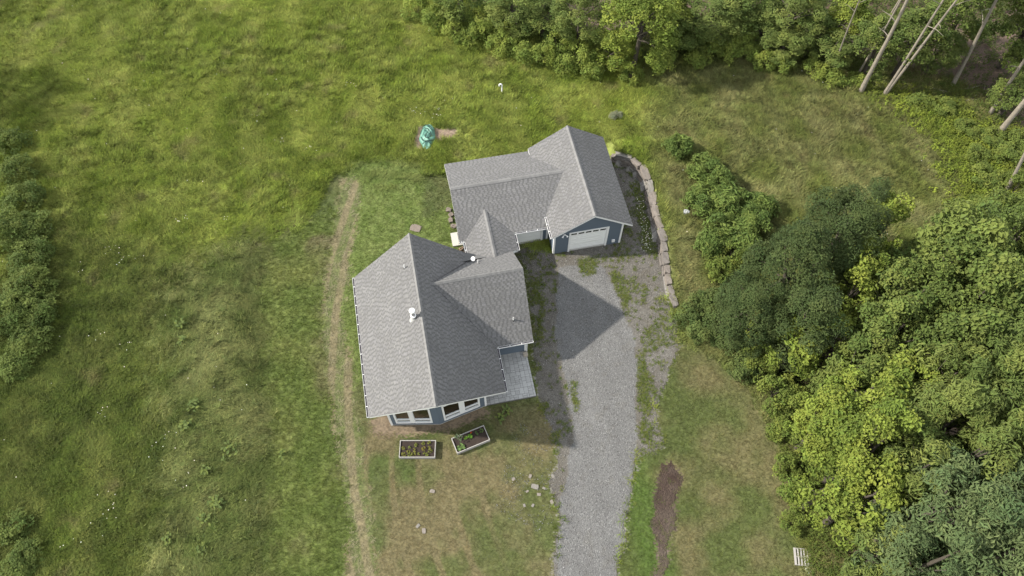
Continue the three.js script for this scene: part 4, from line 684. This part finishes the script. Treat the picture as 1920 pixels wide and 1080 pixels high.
// tall bare-trunked trees of the upper right corner
const TRUNKS = [[30.55, -46.45, 30.02, -46.73, 10.5, 0.26, 'tall pale trunk leaning over the corner of the wood'], [32.28, -46.07, 32.62, -46.24, 8.5, 0.17, 'slim pale trunk of the forked pair at the wood edge'], [32.37, -46.07, 33.35, -45.77, 10.5, 0.17, 'outer pale trunk of the forked pair at the wood edge'], [38.61, -47.28, 37.8, -47.73, 9.5, 0.22, 'tall brownish trunk rising from the bare leaf litter'], [40.97, -43.96, 40.27, -44.1, 7.0, 0.2, 'bent grey trunk at the edge of the leaf litter'], [40.82, -41.68, 40.88, -41.62, 5.0, 0.3, 'thick grey trunk beside the lime green undergrowth'], [39.5, -35.85, 38.62, -36.38, 5.5, 0.18, 'curved dark trunk over the bright shrubs at the frame edge'], [30.65, -48.51, 30.64, -48.41, 4.0, 0.13, 'thin grey trunk behind the tall leaning trunk'], [35.03, -55.47, 35.07, -55.19, 4.0, 0.14, 'thin trunk far back in the upper wood'], [28.63, -49.03, 28.02, -48.41, 3.0, 0.1, 'short thin trunk among the shrubs at the wood edge']];
for (const [x, z, x1, z1, hh, r, label] of TRUNKS) {
  const R = rngOf(treeSeed++), o = thing('tall_tree', label, 'tree', [x, terrain(x, z) - 0.1, z]), k = Math.max(1.25, 15 / hh), H = hh * k, dx = (x1 - x) * k, dz = (z1 - z) * k, P = [], rr = [];
  for (let i = 0; i <= 8; i++) { const t = i / 8; P.push(V(dx * t + 0.12 * Math.sin(t * 5 + x), H * t, dz * t + 0.1 * Math.sin(t * 4 + z))); rr.push(r * 0.68 * (1.12 - 0.75 * t) * (i === 0 ? 1.25 : 1)); }
  const boughs = [limb(P, rr, 9)]; for (let q = 0; q < 5; q++) { const t = 0.35 + 0.12 * q + 0.06 * R(), i = Math.min(7, Math.floor(t * 8)), b = P[i].clone().lerp(P[i + 1], t * 8 - i), a = R() * 6.283, L = 0.7 + 1.4 * R(); boughs.push(limb([b, b.clone().add(V(Math.cos(a) * L * 0.5, 0.25 * L, Math.sin(a) * L * 0.5)), b.clone().add(V(Math.cos(a) * L, 0.35 * L, Math.sin(a) * L))], [r * 0.22, r * 0.14, r * 0.04], 5)); }
  part(o, 'trunk', mergeGeometries(boughs), paleBark);
  const { L } = crownList(R, 'mid', dx, H + 1.6, dz, 2.2, 2.4, 0.35, -0.6); part(o, 'crown', bake(L, CLUMPS.broad), CROWN);
}
const SHRUBS = { sumac: [[13.7, -39.8, 0.9, 1.5], [15.5, -37.6, 1.2, 1.6], [16.6, -36.1, 1.1, 1.7], [15.0, -34.2, 1.3, 1.8], [17.1, -33.9, 1.4, 2], [18.3, -31.9, 1.5, 2.2], [16.1, -31.7, 1.3, 2], [15.0, -30.3, 1.0, 1.5], [17.5, -30.3, 1.3, 2], [19.5, -33.8, 1.0, 1.5]], lime: [[17.7, -13.4, 0.9, 1.5], [18.0, -11.9, 0.9, 1.4], [17.6, -10.0, 0.8, 1.2], [19.0, -5.6, 0.9, 1.2], [16.6, -29.4, 1.1, 1.8], [15.4, -28.3, 1.0, 1.3], [17.2, -20.1, 1.2, 2.5], [17.8, -18.3, 1.4, 2.6], [18.9, -17.4, 1.2, 2.5], [17.9, -16.1, 0.9, 1.4], [19.0, -15.0, 0.9, 1.6], [17.2, -22.1, 1.3, 2.4]], edge: [[12.9, -24.7, 1.0, 1.2], [13.9, -23.4, 1.2, 1.3], [15.1, -24.1, 1.2, 1.6], [15.8, -22.3, 1.2, 1.8], [13.9, -26.1, 0.9, 1], [15.1, -25.7, 1.0, 1.4], [16.1, -20.5, 1.0, 1.6]], belt: [[39.9, -41.0, 1.2, 1], [40.6, -39.0, 1.3, 1.3], [38.0, -36.9, 1.3, 1.2], [39.8, -35.5, 1.5, 2.2], [37.4, -33.0, 1.6, 2.6], [38.0, -30.8, 1.7, 3], [36.6, -33.6, 1.1, 1.4], [38.0, -41.9, 1.1, 0.9], [36.9, -44.3, 1.1, 0.9], [35.0, -45.0, 1.0, 0.8], [42.0, -40.4, 1.2, 1.4], [38.0, -39.2, 1.1, 1]], thicket: [[-9.1, -57.4, 1.3, 2], [-7.2, -55.8, 1.4, 2.2], [-5.4, -54.7, 1.3, 2], [-3.7, -53.8, 1.2, 1.6], [-2.7, -54.9, 1.7, 3], [-1.2, -52.4, 1.3, 1.8], [0.0, -53.5, 1.5, 2.6], [1.2, -51.4, 1.3, 1.8], [2.9, -50.9, 1.2, 2], [4.3, -52.1, 1.6, 3], [4.8, -50.0, 1.1, 1.6], [6.2, -50.6, 1.4, 2.4], [7.2, -49.2, 1.1, 1.6], [8.1, -51.8, 1.5, 3], [10.7, -48.9, 1.0, 1.5], [13.4, -50.2, 1.3, 2], [15.0, -52.8, 1.6, 3], [16.3, -50.2, 1.0, 1.3], [17.8, -51.0, 1.3, 1.8], [19.7, -50.9, 1.3, 2], [21.2, -50.9, 1.2, 1.6], [20.4, -52.1, 1.5, 3], [22.5, -49.8, 1.1, 1.5], [24.1, -49.4, 1.1, 1.3], [26.8, -48.6, 1.2, 1.5], [28.3, -47.7, 1.0, 1.2], [30.2, -47.4, 0.9, 1], [25.8, -50.9, 1.4, 2.4]], hedge: [[-41.9, -41.6, 1.5, 3.2], [-40.3, -38.3, 1.5, 3.4], [-38.8, -35.3, 1.7, 3.6], [-37.4, -32.5, 1.8, 3.6], [-36.3, -29.8, 1.7, 3.6], [-35.6, -27.3, 1.8, 3.4], [-34.7, -25.0, 1.8, 3.2], [-34.3, -22.7, 1.6, 3], [-34.7, -21.1, 1.3, 2.4], [-36.1, -24.9, 1.9, 4], [-38.8, -32.0, 2.0, 4.5], [-31.6, -9.8, 1.0, 2], [-30.2, -8.1, 1.1, 2], [-30.7, -7.0, 1.1, 2]] };
const SLABEL = { sumac: 'feathery green shrub on the bank above the retaining wall', lime: 'lime green leafy shrub edging the eastern grove', edge: 'low green shrub beside the gravel below the stone wall', belt: 'bright green shrub in the belt under the corner wood', thicket: 'bushy green shrub in the thicket along the upper wood', hedge: 'dense green bush in the hedgerow along the field edge' };
for (const k in SHRUBS) SHRUBS[k].forEach((e, i) => { const [x, z, r, h] = e, corner = k === 'hedge' && i > 10, lone = k === 'sumac' && i === 0, across = k === 'thicket'; const set = SHRUBS[k].filter((q, n) => (k === 'hedge' ? (n > 10) === corner : k === 'sumac' ? n > 0 : true)); shrub(k + '_shrub', lone ? 'small lone bright green shrub by the curve of the retaining wall' : `${corner ? 'low green bush in the lower left field corner' : SLABEL[k]}, ${rank(set, e, (q) => (across ? q[0] : q[1]))} from ${across ? 'left' : 'top'}`, k, corner || k !== 'hedge' ? x : x - 0.5, z, r, k === 'hedge' ? h * (corner ? 0.38 : 0.46) : h, lone ? undefined : corner ? 'bushes in the field corner' : `${k} shrubs`); });
shrub('grey_shrub', 'small grey leaved shrub in the meadow behind the garage', 'grey', 9.0, -44.5, 0.55, 0.5);
// hedgerow trees whose shade falls over the top left of the field
[[-51, -48.5, 2.4, 9], [-49.5, -45, 2.2, 8.5]].forEach(([x, z, r, h], i) => tree('hedgerow_tree', i ? 'nearer tall hedgerow tree shading the west field' : 'farther tall hedgerow tree shading the west field', 'tree', 'hedge', x, z, r, h, 'hedgerow trees'));
console.log('clumps in prototypes', tris);
console.log('trees done');

// ------------------------------------------------------------------ large-leaved weeds
{
  const WEEDS = [[-18.91, -14.76, 0.74], [-21.92, -17.96, 0.52], [-22.13, -16.43, 0.44], [-19.3, -11.41, 0.52], [-19.57, -10.24, 0.37], [-24.23, -24.14, 0.44], [-23.74, -22.84, 0.3], [-15.31, -14.58, 0.3], [-19.37, -8.45, 0.37], [-21.69, -9.09, 0.33], [-20.25, -13.5, 0.3], [-18.92, -11.24, 0.37], [-0.73, -16.99, 0.37], [-0.37, -17.57, 0.3]];
  const R = rngOf(41), leaf = (() => { const g = new GB(), o = V(0, 0, 0), m = V(0.5, 0.05, 0), t = V(1, -0.06, 0), L = [[0.25, 0.22], [0.6, 0.26]]; for (const s of [-1, 1]) { const P = [o, V(0.22, 0.05, 0.2 * s), V(0.55, 0.07, 0.25 * s), V(0.85, 0.02, 0.12 * s), t, m]; g.poly(s > 0 ? P : P.reverse()); } return g.geo(); })();
  const mats = [[0.13, 0.17, 0.05], [0.1, 0.14, 0.04], [0.15, 0.185, 0.045]].map((c) => leafMat(lin(...c), 0.25));
  WEEDS.forEach(([x, z, r], i) => {
    const o = thing('broadleaf_weed', i === 0 ? 'largest cluster of broad pale green weed leaves in the west field' : i > 11 ? 'small leafy weed growing near the patio edge' : 'small cluster of broad weed leaves in the lodged west grass', 'weed', [x, terrain(x, z), z], 0, i === 0 ? undefined : i > 11 ? 'weeds by the patio' : 'broadleaf weeds in the lodged grass');
    const n = Math.round(10 + r * 24), stalks = [];
    for (let k = 0; k < n; k++) { const a = R() * 6.283, q = r * Math.sqrt(R()) * 0.8, m = part(o, 'leaf', leaf, mats[k % 3]), s = 0.2 + 0.14 * R(), hh = 0.22 + R() * 0.3; m.position.set(Math.cos(a) * q, hh, Math.sin(a) * q); m.scale.setScalar(s); m.rotation.set((R() - 0.5) * 0.6, R() * 6.283, (R() - 0.5) * 0.5); stalks.push(limb([V(Math.cos(a) * q * 0.4, -0.02, Math.sin(a) * q * 0.4), m.position.clone()], [0.014, 0.007], 4)); }
    part(o, 'stalks', mergeGeometries(stalks), std(lin(0.08, 0.11, 0.035)));
  });
}
// ------------------------------------------------------------------ grass, hay, undergrowth, flowers, loose stones
function tuftGeo(n, spread, len, wid, lean, seed, seg = 3) { // curved blades leaning along +x
  const R = rngOf(seed), pos = [], nor = [];
  for (let k = 0; k < n; k++) {
    const a = R() * 6.283, q = spread * Math.sqrt(R()), dir = (R() - 0.5) * 2.4 + (R() < 0.2 ? 3 : 0), L = len * (0.6 + 0.6 * R()), ln = lean * (0.6 + 0.7 * R()), w = wid * (0.7 + 0.6 * R()), tw = R() * 3.14;
    const d = V(Math.cos(dir), 0, Math.sin(dir)), s = V(-d.z, 0, d.x).multiplyScalar(Math.cos(tw * 0.3)).addScaledVector(UPV, 0.15 * Math.sin(tw)).normalize(); let p = V(Math.cos(a) * q, 0, Math.sin(a) * q), th = 0.15; const mid = [p.clone()];
    for (let i = 0; i < seg; i++) { th += ln / seg; p = p.clone().addScaledVector(d, Math.sin(th) * L / seg).addScaledVector(UPV, Math.max(-0.1, Math.cos(th)) * L / seg); mid.push(p.clone()); }
    for (let i = 0; i < seg; i++) {
      const w0 = w * (1 - i / seg * 0.7) / 2, w1 = w * (1 - (i + 1) / seg * 0.95) / 2, A = mid[i].clone().addScaledVector(s, -w0), B = mid[i].clone().addScaledVector(s, w0), C = mid[i + 1].clone().addScaledVector(s, w1), D = mid[i + 1].clone().addScaledVector(s, -w1);
      const nn = B.clone().sub(A).cross(D.clone().sub(A)).normalize(); if (nn.y < 0) nn.negate();
      for (const T of i === seg - 1 ? [[A, B, C]] : [[A, B, C], [A, C, D]]) for (const v of T) { pos.push(v.x, v.y, v.z); nor.push(nn.x, nn.y, nn.z); }
    }
  }
  const g = new THREE.BufferGeometry(); g.setAttribute('position', new THREE.Float32BufferAttribute(pos, 3)); g.setAttribute('normal', new THREE.Float32BufferAttribute(nor, 3)); g.setAttribute('uv', new THREE.Float32BufferAttribute(new Float32Array(pos.length / 3 * 2), 2)); return g;
}
{
  const GRASS = leafMat(lin(1, 1, 1), 0.22), R = rngOf(4321);
  const up = { a: [], b: [], lay: [], lawn: [], straw: [], weed: [], under: [] };
  const quat = (ang, tx, tz) => { Q.setFromEuler(new THREE.Euler(tx, 0, tz)); Q2.setFromAxisAngle(UPV, ang); return Q.clone().multiply(Q2); };
  const inView = (x, z) => { const k = (-z + 6) / 66; return z > -63 && z < -3 && Math.abs(x) < lerp(30.5, 53, k); };
  const step = 0.135;
  for (let z = -63; z < -3; z += step) for (let x = -53; x < 53; x += step) {
    const px = x + (R() - 0.5) * step, pz = z + (R() - 0.5) * step, roll = R(), r2 = R(), r3 = R(), r4 = R();
    if (!inView(px, pz) || inHouse(px, pz, 0.02) || inBed(px, pz)) continue;
    const c = cover(px, pz, (r2 - 0.5) * 0.7, (r3 - 0.5) * 0.7), e = px - wallX(pz); if (wallTop(pz) > 0.1 && e > -0.3 && e < 0.45) continue;
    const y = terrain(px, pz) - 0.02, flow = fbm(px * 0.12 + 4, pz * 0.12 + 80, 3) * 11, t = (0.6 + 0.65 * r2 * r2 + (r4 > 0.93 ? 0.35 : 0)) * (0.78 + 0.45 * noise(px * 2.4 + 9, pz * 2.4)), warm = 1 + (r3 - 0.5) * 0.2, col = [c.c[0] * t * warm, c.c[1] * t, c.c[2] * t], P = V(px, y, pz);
    if (c.k === 'meadow') {
      if (roll > 0.8) continue;
      const hh = c.h * (0.45 + 1.0 * noise(px * 1.5, pz * 1.5)) * 2;
      const s = V(0.9 + 0.3 * r3, hh, 0.9 + 0.3 * r3);
      if (c.lay * 0.85 > r4) up.lay.push({ p: P, q: quat(flow + (r2 - 0.5) * 0.7, 0, 0), s: V(1, 0.8 + 0.5 * r3, 1), c: [col[0] * 1.12, col[1] * 1.08, col[2] * 1.12] });
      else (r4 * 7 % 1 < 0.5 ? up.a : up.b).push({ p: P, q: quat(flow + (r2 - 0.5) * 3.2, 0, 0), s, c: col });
    } else if (c.k === 'windrow') { if (roll < 0.8) up.lay.push({ p: P, q: quat(-(c.tang + 3.14) + (r2 - 0.5) * 0.8, 0, 0), s: V(0.9, 0.8 + 0.5 * r3, 0.9), c: [col[0] * 1.25, col[1] * 1.2, col[2] * 1.4] });
    } else if (c.k === 'lawn') {
      if (roll > (c.h < 0.07 ? 0.35 : 0.78)) continue; up.lawn.push({ p: P, q: quat(r2 * 6.283, 0, 0), s: V(1, c.h / 0.13 * (0.7 + 0.6 * r3), 1), c: col });
    } else if (c.k === 'straw') {
      if (roll < 0.45) up.lawn.push({ p: P, q: quat(r2 * 6.283, 0, 0), s: V(1, 0.5, 1), c: mixc(col, [0.085, 0.105, 0.035], 0.35) });
      else if (roll < 0.62) up.straw.push({ p: P.setY(y + 0.04), q: quat(r2 * 6.283, 0, 0), s: 0.7 + 0.7 * r3, c: mixc([0.15, 0.135, 0.07], [0.26, 0.23, 0.14], r4) });
    } else if (c.k === 'drive') {
      const w = any(WEEDY, px + (r3 - 0.5) * 0.3, pz + (r2 - 0.5) * 0.3), core = inPoly(CORE, px, pz), n = fbm(px * 1.1 + 30, pz * 1.1, 3), edge = !core && n > 0.55;
      if (w ? roll < 0.9 && n > 0.33 : edge ? roll < 0.42 : (!core && roll < 0.035)) up.weed.push({ p: P.setY(y + 0.03), q: quat(r2 * 6.283, 0, 0), s: V(1, 0.5 + 0.8 * r3, 1), c: mixc([0.085, 0.125, 0.02], [0.15, 0.165, 0.04], r4) });
    } else if (c.k === 'soil' && px > 8 && pz > -14.2) { if (roll < (pz > -9.8 ? 0.22 : 0.05)) up.lawn.push({ p: P.setY(y + 0.04), q: quat(r2 * 6.283, 0, 0), s: V(1, 0.7, 1), c: mixc([0.085, 0.11, 0.026], [0.14, 0.132, 0.055], r4) });
    } else if (c.k === 'belt') { if (roll < 0.5) up.under.push({ p: P.setY(y + 0.1 + 0.35 * r3), q: quat(r2 * 6.283, (r3 - 0.5) * 0.4, (r4 - 0.5) * 0.4), s: 0.7 + 0.6 * r4, c: [col[0], col[1], col[2]] });
    } else if (c.k === 'woods') {
      const open = fbm(px * 0.25 + 60, pz * 0.25, 3); if (roll < (px > 33 && pz < -40 && pz > -52 ? 0.1 : 0.28) && open > 0.42) up.under.push({ p: P.setY(y + 0.15 + 0.3 * r3), q: quat(r2 * 6.283, (r3 - 0.5) * 0.5, (r4 - 0.5) * 0.5), s: 0.6 + 0.6 * r4, c: mixc([0.05, 0.078, 0.018], [0.11, 0.145, 0.028], r2) });
    }
    // leafy fringe where the wood meets the meadow
    if (c.k === 'meadow' && roll < 0.25) { let d = 9; for (const [dx, dz] of [[0, -2.2], [1.6, -1.6], [2.2, 0], [1.2, 1.2], [0, -1.1], [1.1, 0]]) if (inPoly(WOODS, px + dx, pz + dz)) d = Math.min(d, Math.hypot(dx, dz)); if (d < 3 && r3 < 1.25 - d * 0.33) up.under.push({ p: P.clone().setY(y + 0.2 + 0.3 * r3), q: quat(r2 * 6.283, 0, 0), s: 0.7 + 0.5 * r4, c: mixc([0.075, 0.11, 0.022], [0.13, 0.165, 0.03], r2) }); }
  }
  const stuff = (name, geo, mat, list, label, cat) => { console.log(name, list.length); return tag(scatter(name, geo, mat, list), label, cat, undefined, 'stuff'); };
  stuff('meadow_grass', tuftGeo(13, 0.12, 0.46, 0.034, 0.75, 61), GRASS, up.a, 'tall uncut grass over the open meadow', 'grass');
  stuff('meadow_grass_001', tuftGeo(14, 0.13, 0.46, 0.03, 1.0, 62), GRASS, up.b, 'tall uncut grass mixed through the open meadow', 'grass');
  stuff('lodged_grass', tuftGeo(13, 0.16, 0.62, 0.026, 2.3, 63, 4), GRASS, up.lay, 'long pale grass lying flat in swirls', 'grass');
  stuff('lawn_grass', tuftGeo(13, 0.14, 0.14, 0.022, 0.9, 64, 2), GRASS, up.lawn, 'short mown grass around the house', 'grass');
  stuff('cut_hay', tuftGeo(12, 0.16, 0.2, 0.014, 2.6, 65), std(lin(1, 1, 1), { side: THREE.DoubleSide }), up.straw, 'dry cut hay on the mown track west of the house', 'hay');
  stuff('driveway_weeds', tuftGeo(16, 0.15, 0.2, 0.028, 1.1, 66, 2), GRASS, up.weed, 'weeds sprouting through the driveway gravel', 'weeds');
  stuff('undergrowth', CLUMPS.small[0], LEAF, up.under, 'leafy undergrowth along and under the woods', 'undergrowth');
  // daisies
  const fl = [], fg = (() => { const g = new GB(); for (let k = 0; k < 6; k++) { const a = k / 6 * 6.283, b = (k + 1) / 6 * 6.283; g.tri(V(0, 0.01, 0), V(Math.cos(b) * 0.03, 0, Math.sin(b) * 0.03), V(Math.cos(a) * 0.03, 0, Math.sin(a) * 0.03)); } return g.geo(); })();
  const daisy = (x, z, m, r, h = 0.45) => { const n = Math.ceil(m * 0.45); for (let k = 0; k < n; k++) { const a = R() * 6.283, q = r * Math.sqrt(R()), px = x + Math.cos(a) * q, pz = z + Math.sin(a) * q; if (inHouse(px, pz, 0.1)) continue; fl.push({ p: V(px, terrain(Math.min(px, x > 9 && x < 11.6 ? wallX(pz) - 0.3 : 99), pz) + h + R() * 0.15, pz), q: quat(0, (R() - 0.5) * 0.7, (R() - 0.5) * 0.7), s: 0.6 + R() * 0.6, c: [0.62 + 0.16 * R(), 0.66, 0.58] }); } };
  for (let k = 0; k < 9; k++) daisy(10.6 + 0.2 * R() - 0.3, -35.6 + k * 0.6, 16, 0.4, 0.35);
  daisy(10.3, -30.9, 26, 0.45, 0.35); daisy(10.6, -31.9, 24, 0.5, 0.35);
  for (const [x, z, n] of [[-8.2, -44.8, 16], [-6.6, -44.6, 22], [-23.5, -14.6, 8], [-26, -11.6, 10], [-25.6, -10.6, 9], [-21.6, -12.8, 10], [-27.6, -8.6, 8], [-22.8, -15.8, 7], [-31, -30.5, 14], [-29.5, -29.4, 10], [-33, -28.8, 6], [-27.5, -22, 8], [-28, -17.3, 12], [-30, -23.4, 10], [-26, -33.6, 12], [-23, -33.5, 9], [-14.5, -48, 9], [-22, -44, 7], [-5.3, -37.2, 12], [-0.2, -18.2, 7], [-0.7, -18.1, 6], [-17, -40.6, 10], [-20, -41.5, 7]]) daisy(x, z, n, 0.7);
  for (let k = 0; k < 260; k++) daisy((R() - 0.5) * 90, -60 + R() * 52, cover((R() - 0.5) * 0.001, 0) ? 1 : 1, 0.1);
  tag(scatter('daisies', fg, std(lin(1, 1, 1), { side: THREE.DoubleSide }), fl.filter((f) => cover(f.p.x, f.p.z).k === 'meadow' || f.s > 0 && Math.abs(f.p.x - 10.4) < 1 && f.p.z < -29), ), 'tiny white daisies dotted through the meadow', 'flowers', undefined, 'stuff');
  // loose stones on the gravel
  const st = [], sg = (() => { const g = new THREE.IcosahedronGeometry(0.5, 0); const p = g.attributes.position; for (let i = 0; i < p.count; i++) p.setY(i, p.getY(i) * 0.6); g.computeVertexNormals(); return g; })();
  for (let k = 0; k < 30000; k++) { const x = -1.4 + R() * 13.6, z = -40 + R() * 36, a = R(), b = R(), c = R(); const [wx, wz] = wob(x, z, 0.35); const spill = inPoly([[0, -17], [3, -16.3], [3.2, -11], [1.6, -9.6], [-1.2, -11.2], [-0.4, -13.6]], wx, wz) && fbm(x * 0.9, z * 0.9, 2) > 0.42; if (!(inPoly(DRIVE, wx, wz) || spill) || inHouse(x, z)) continue; const t = 0.12 + 0.2 * a * a + (c > 0.99 ? 0.2 : 0); st.push({ p: V(x, terrain(Math.min(x, wallX(z) - 0.02), z) + 0.03, z), q: quat(b * 6.28, a * 3, c * 3), s: 0.022 + 0.045 * b * b, c: [t * 1.01, t, t * (0.94 + 0.07 * c)] }); }
  stuff('gravel_stones', sg, std(lin(1, 1, 1)), st, 'loose stones on the gravel driveway', 'gravel');
}
// ------------------------------------------------------------------ fallen branches on the leaf litter
{
  const R = rngOf(8);
  for (const [x, z, L, a] of [[39.6, -45.6, 2.6, 0.5], [41, -46.4, 2.2, 0.9], [40.2, -47, 1.8, 0.2], [37.5, -46.6, 1.6, -0.4], [42, -44.6, 2.4, 0.7], [34.5, -47.4, 1.8, -0.2]]) {
    const o = thing('fallen_branch', 'bare grey branch lying on the brown leaf litter', 'branch', [x, terrain(x, z) + 0.06, z], a, 'branches on the leaf litter');
    part(o, 'stem', limb([V(-L / 2, 0, 0), V(0, 0.08, 0.1), V(L / 2, 0.02, -0.05)], [0.05, 0.04, 0.015], 6), paleBark); part(o, 'twig', limb([V(0, 0.06, 0.08), V(L * 0.2, 0.12, 0.5)], [0.025, 0.008], 5), paleBark);
  }
}
// alike things are told apart by their order across the picture
{
  const by = {}; for (const o of scene.children) if (o.userData.group && o.userData.label) (by[o.userData.label] ??= []).push(o);
  for (const k in by) { const L = by[k]; if (L.length < 2) continue; const sp = (a) => Math.max(...L.map((o) => o.position[a])) - Math.min(...L.map((o) => o.position[a])), ax = sp('x') > sp('z') ? 'x' : 'z'; L.slice().sort((p, q) => p.position[ax] - q.position[ax]).forEach((o, i) => { o.userData.label = `${k}, ${nth(i)} from ${ax === 'x' ? 'left' : 'top'}`; }); }
}
renderer.render(scene, camera);
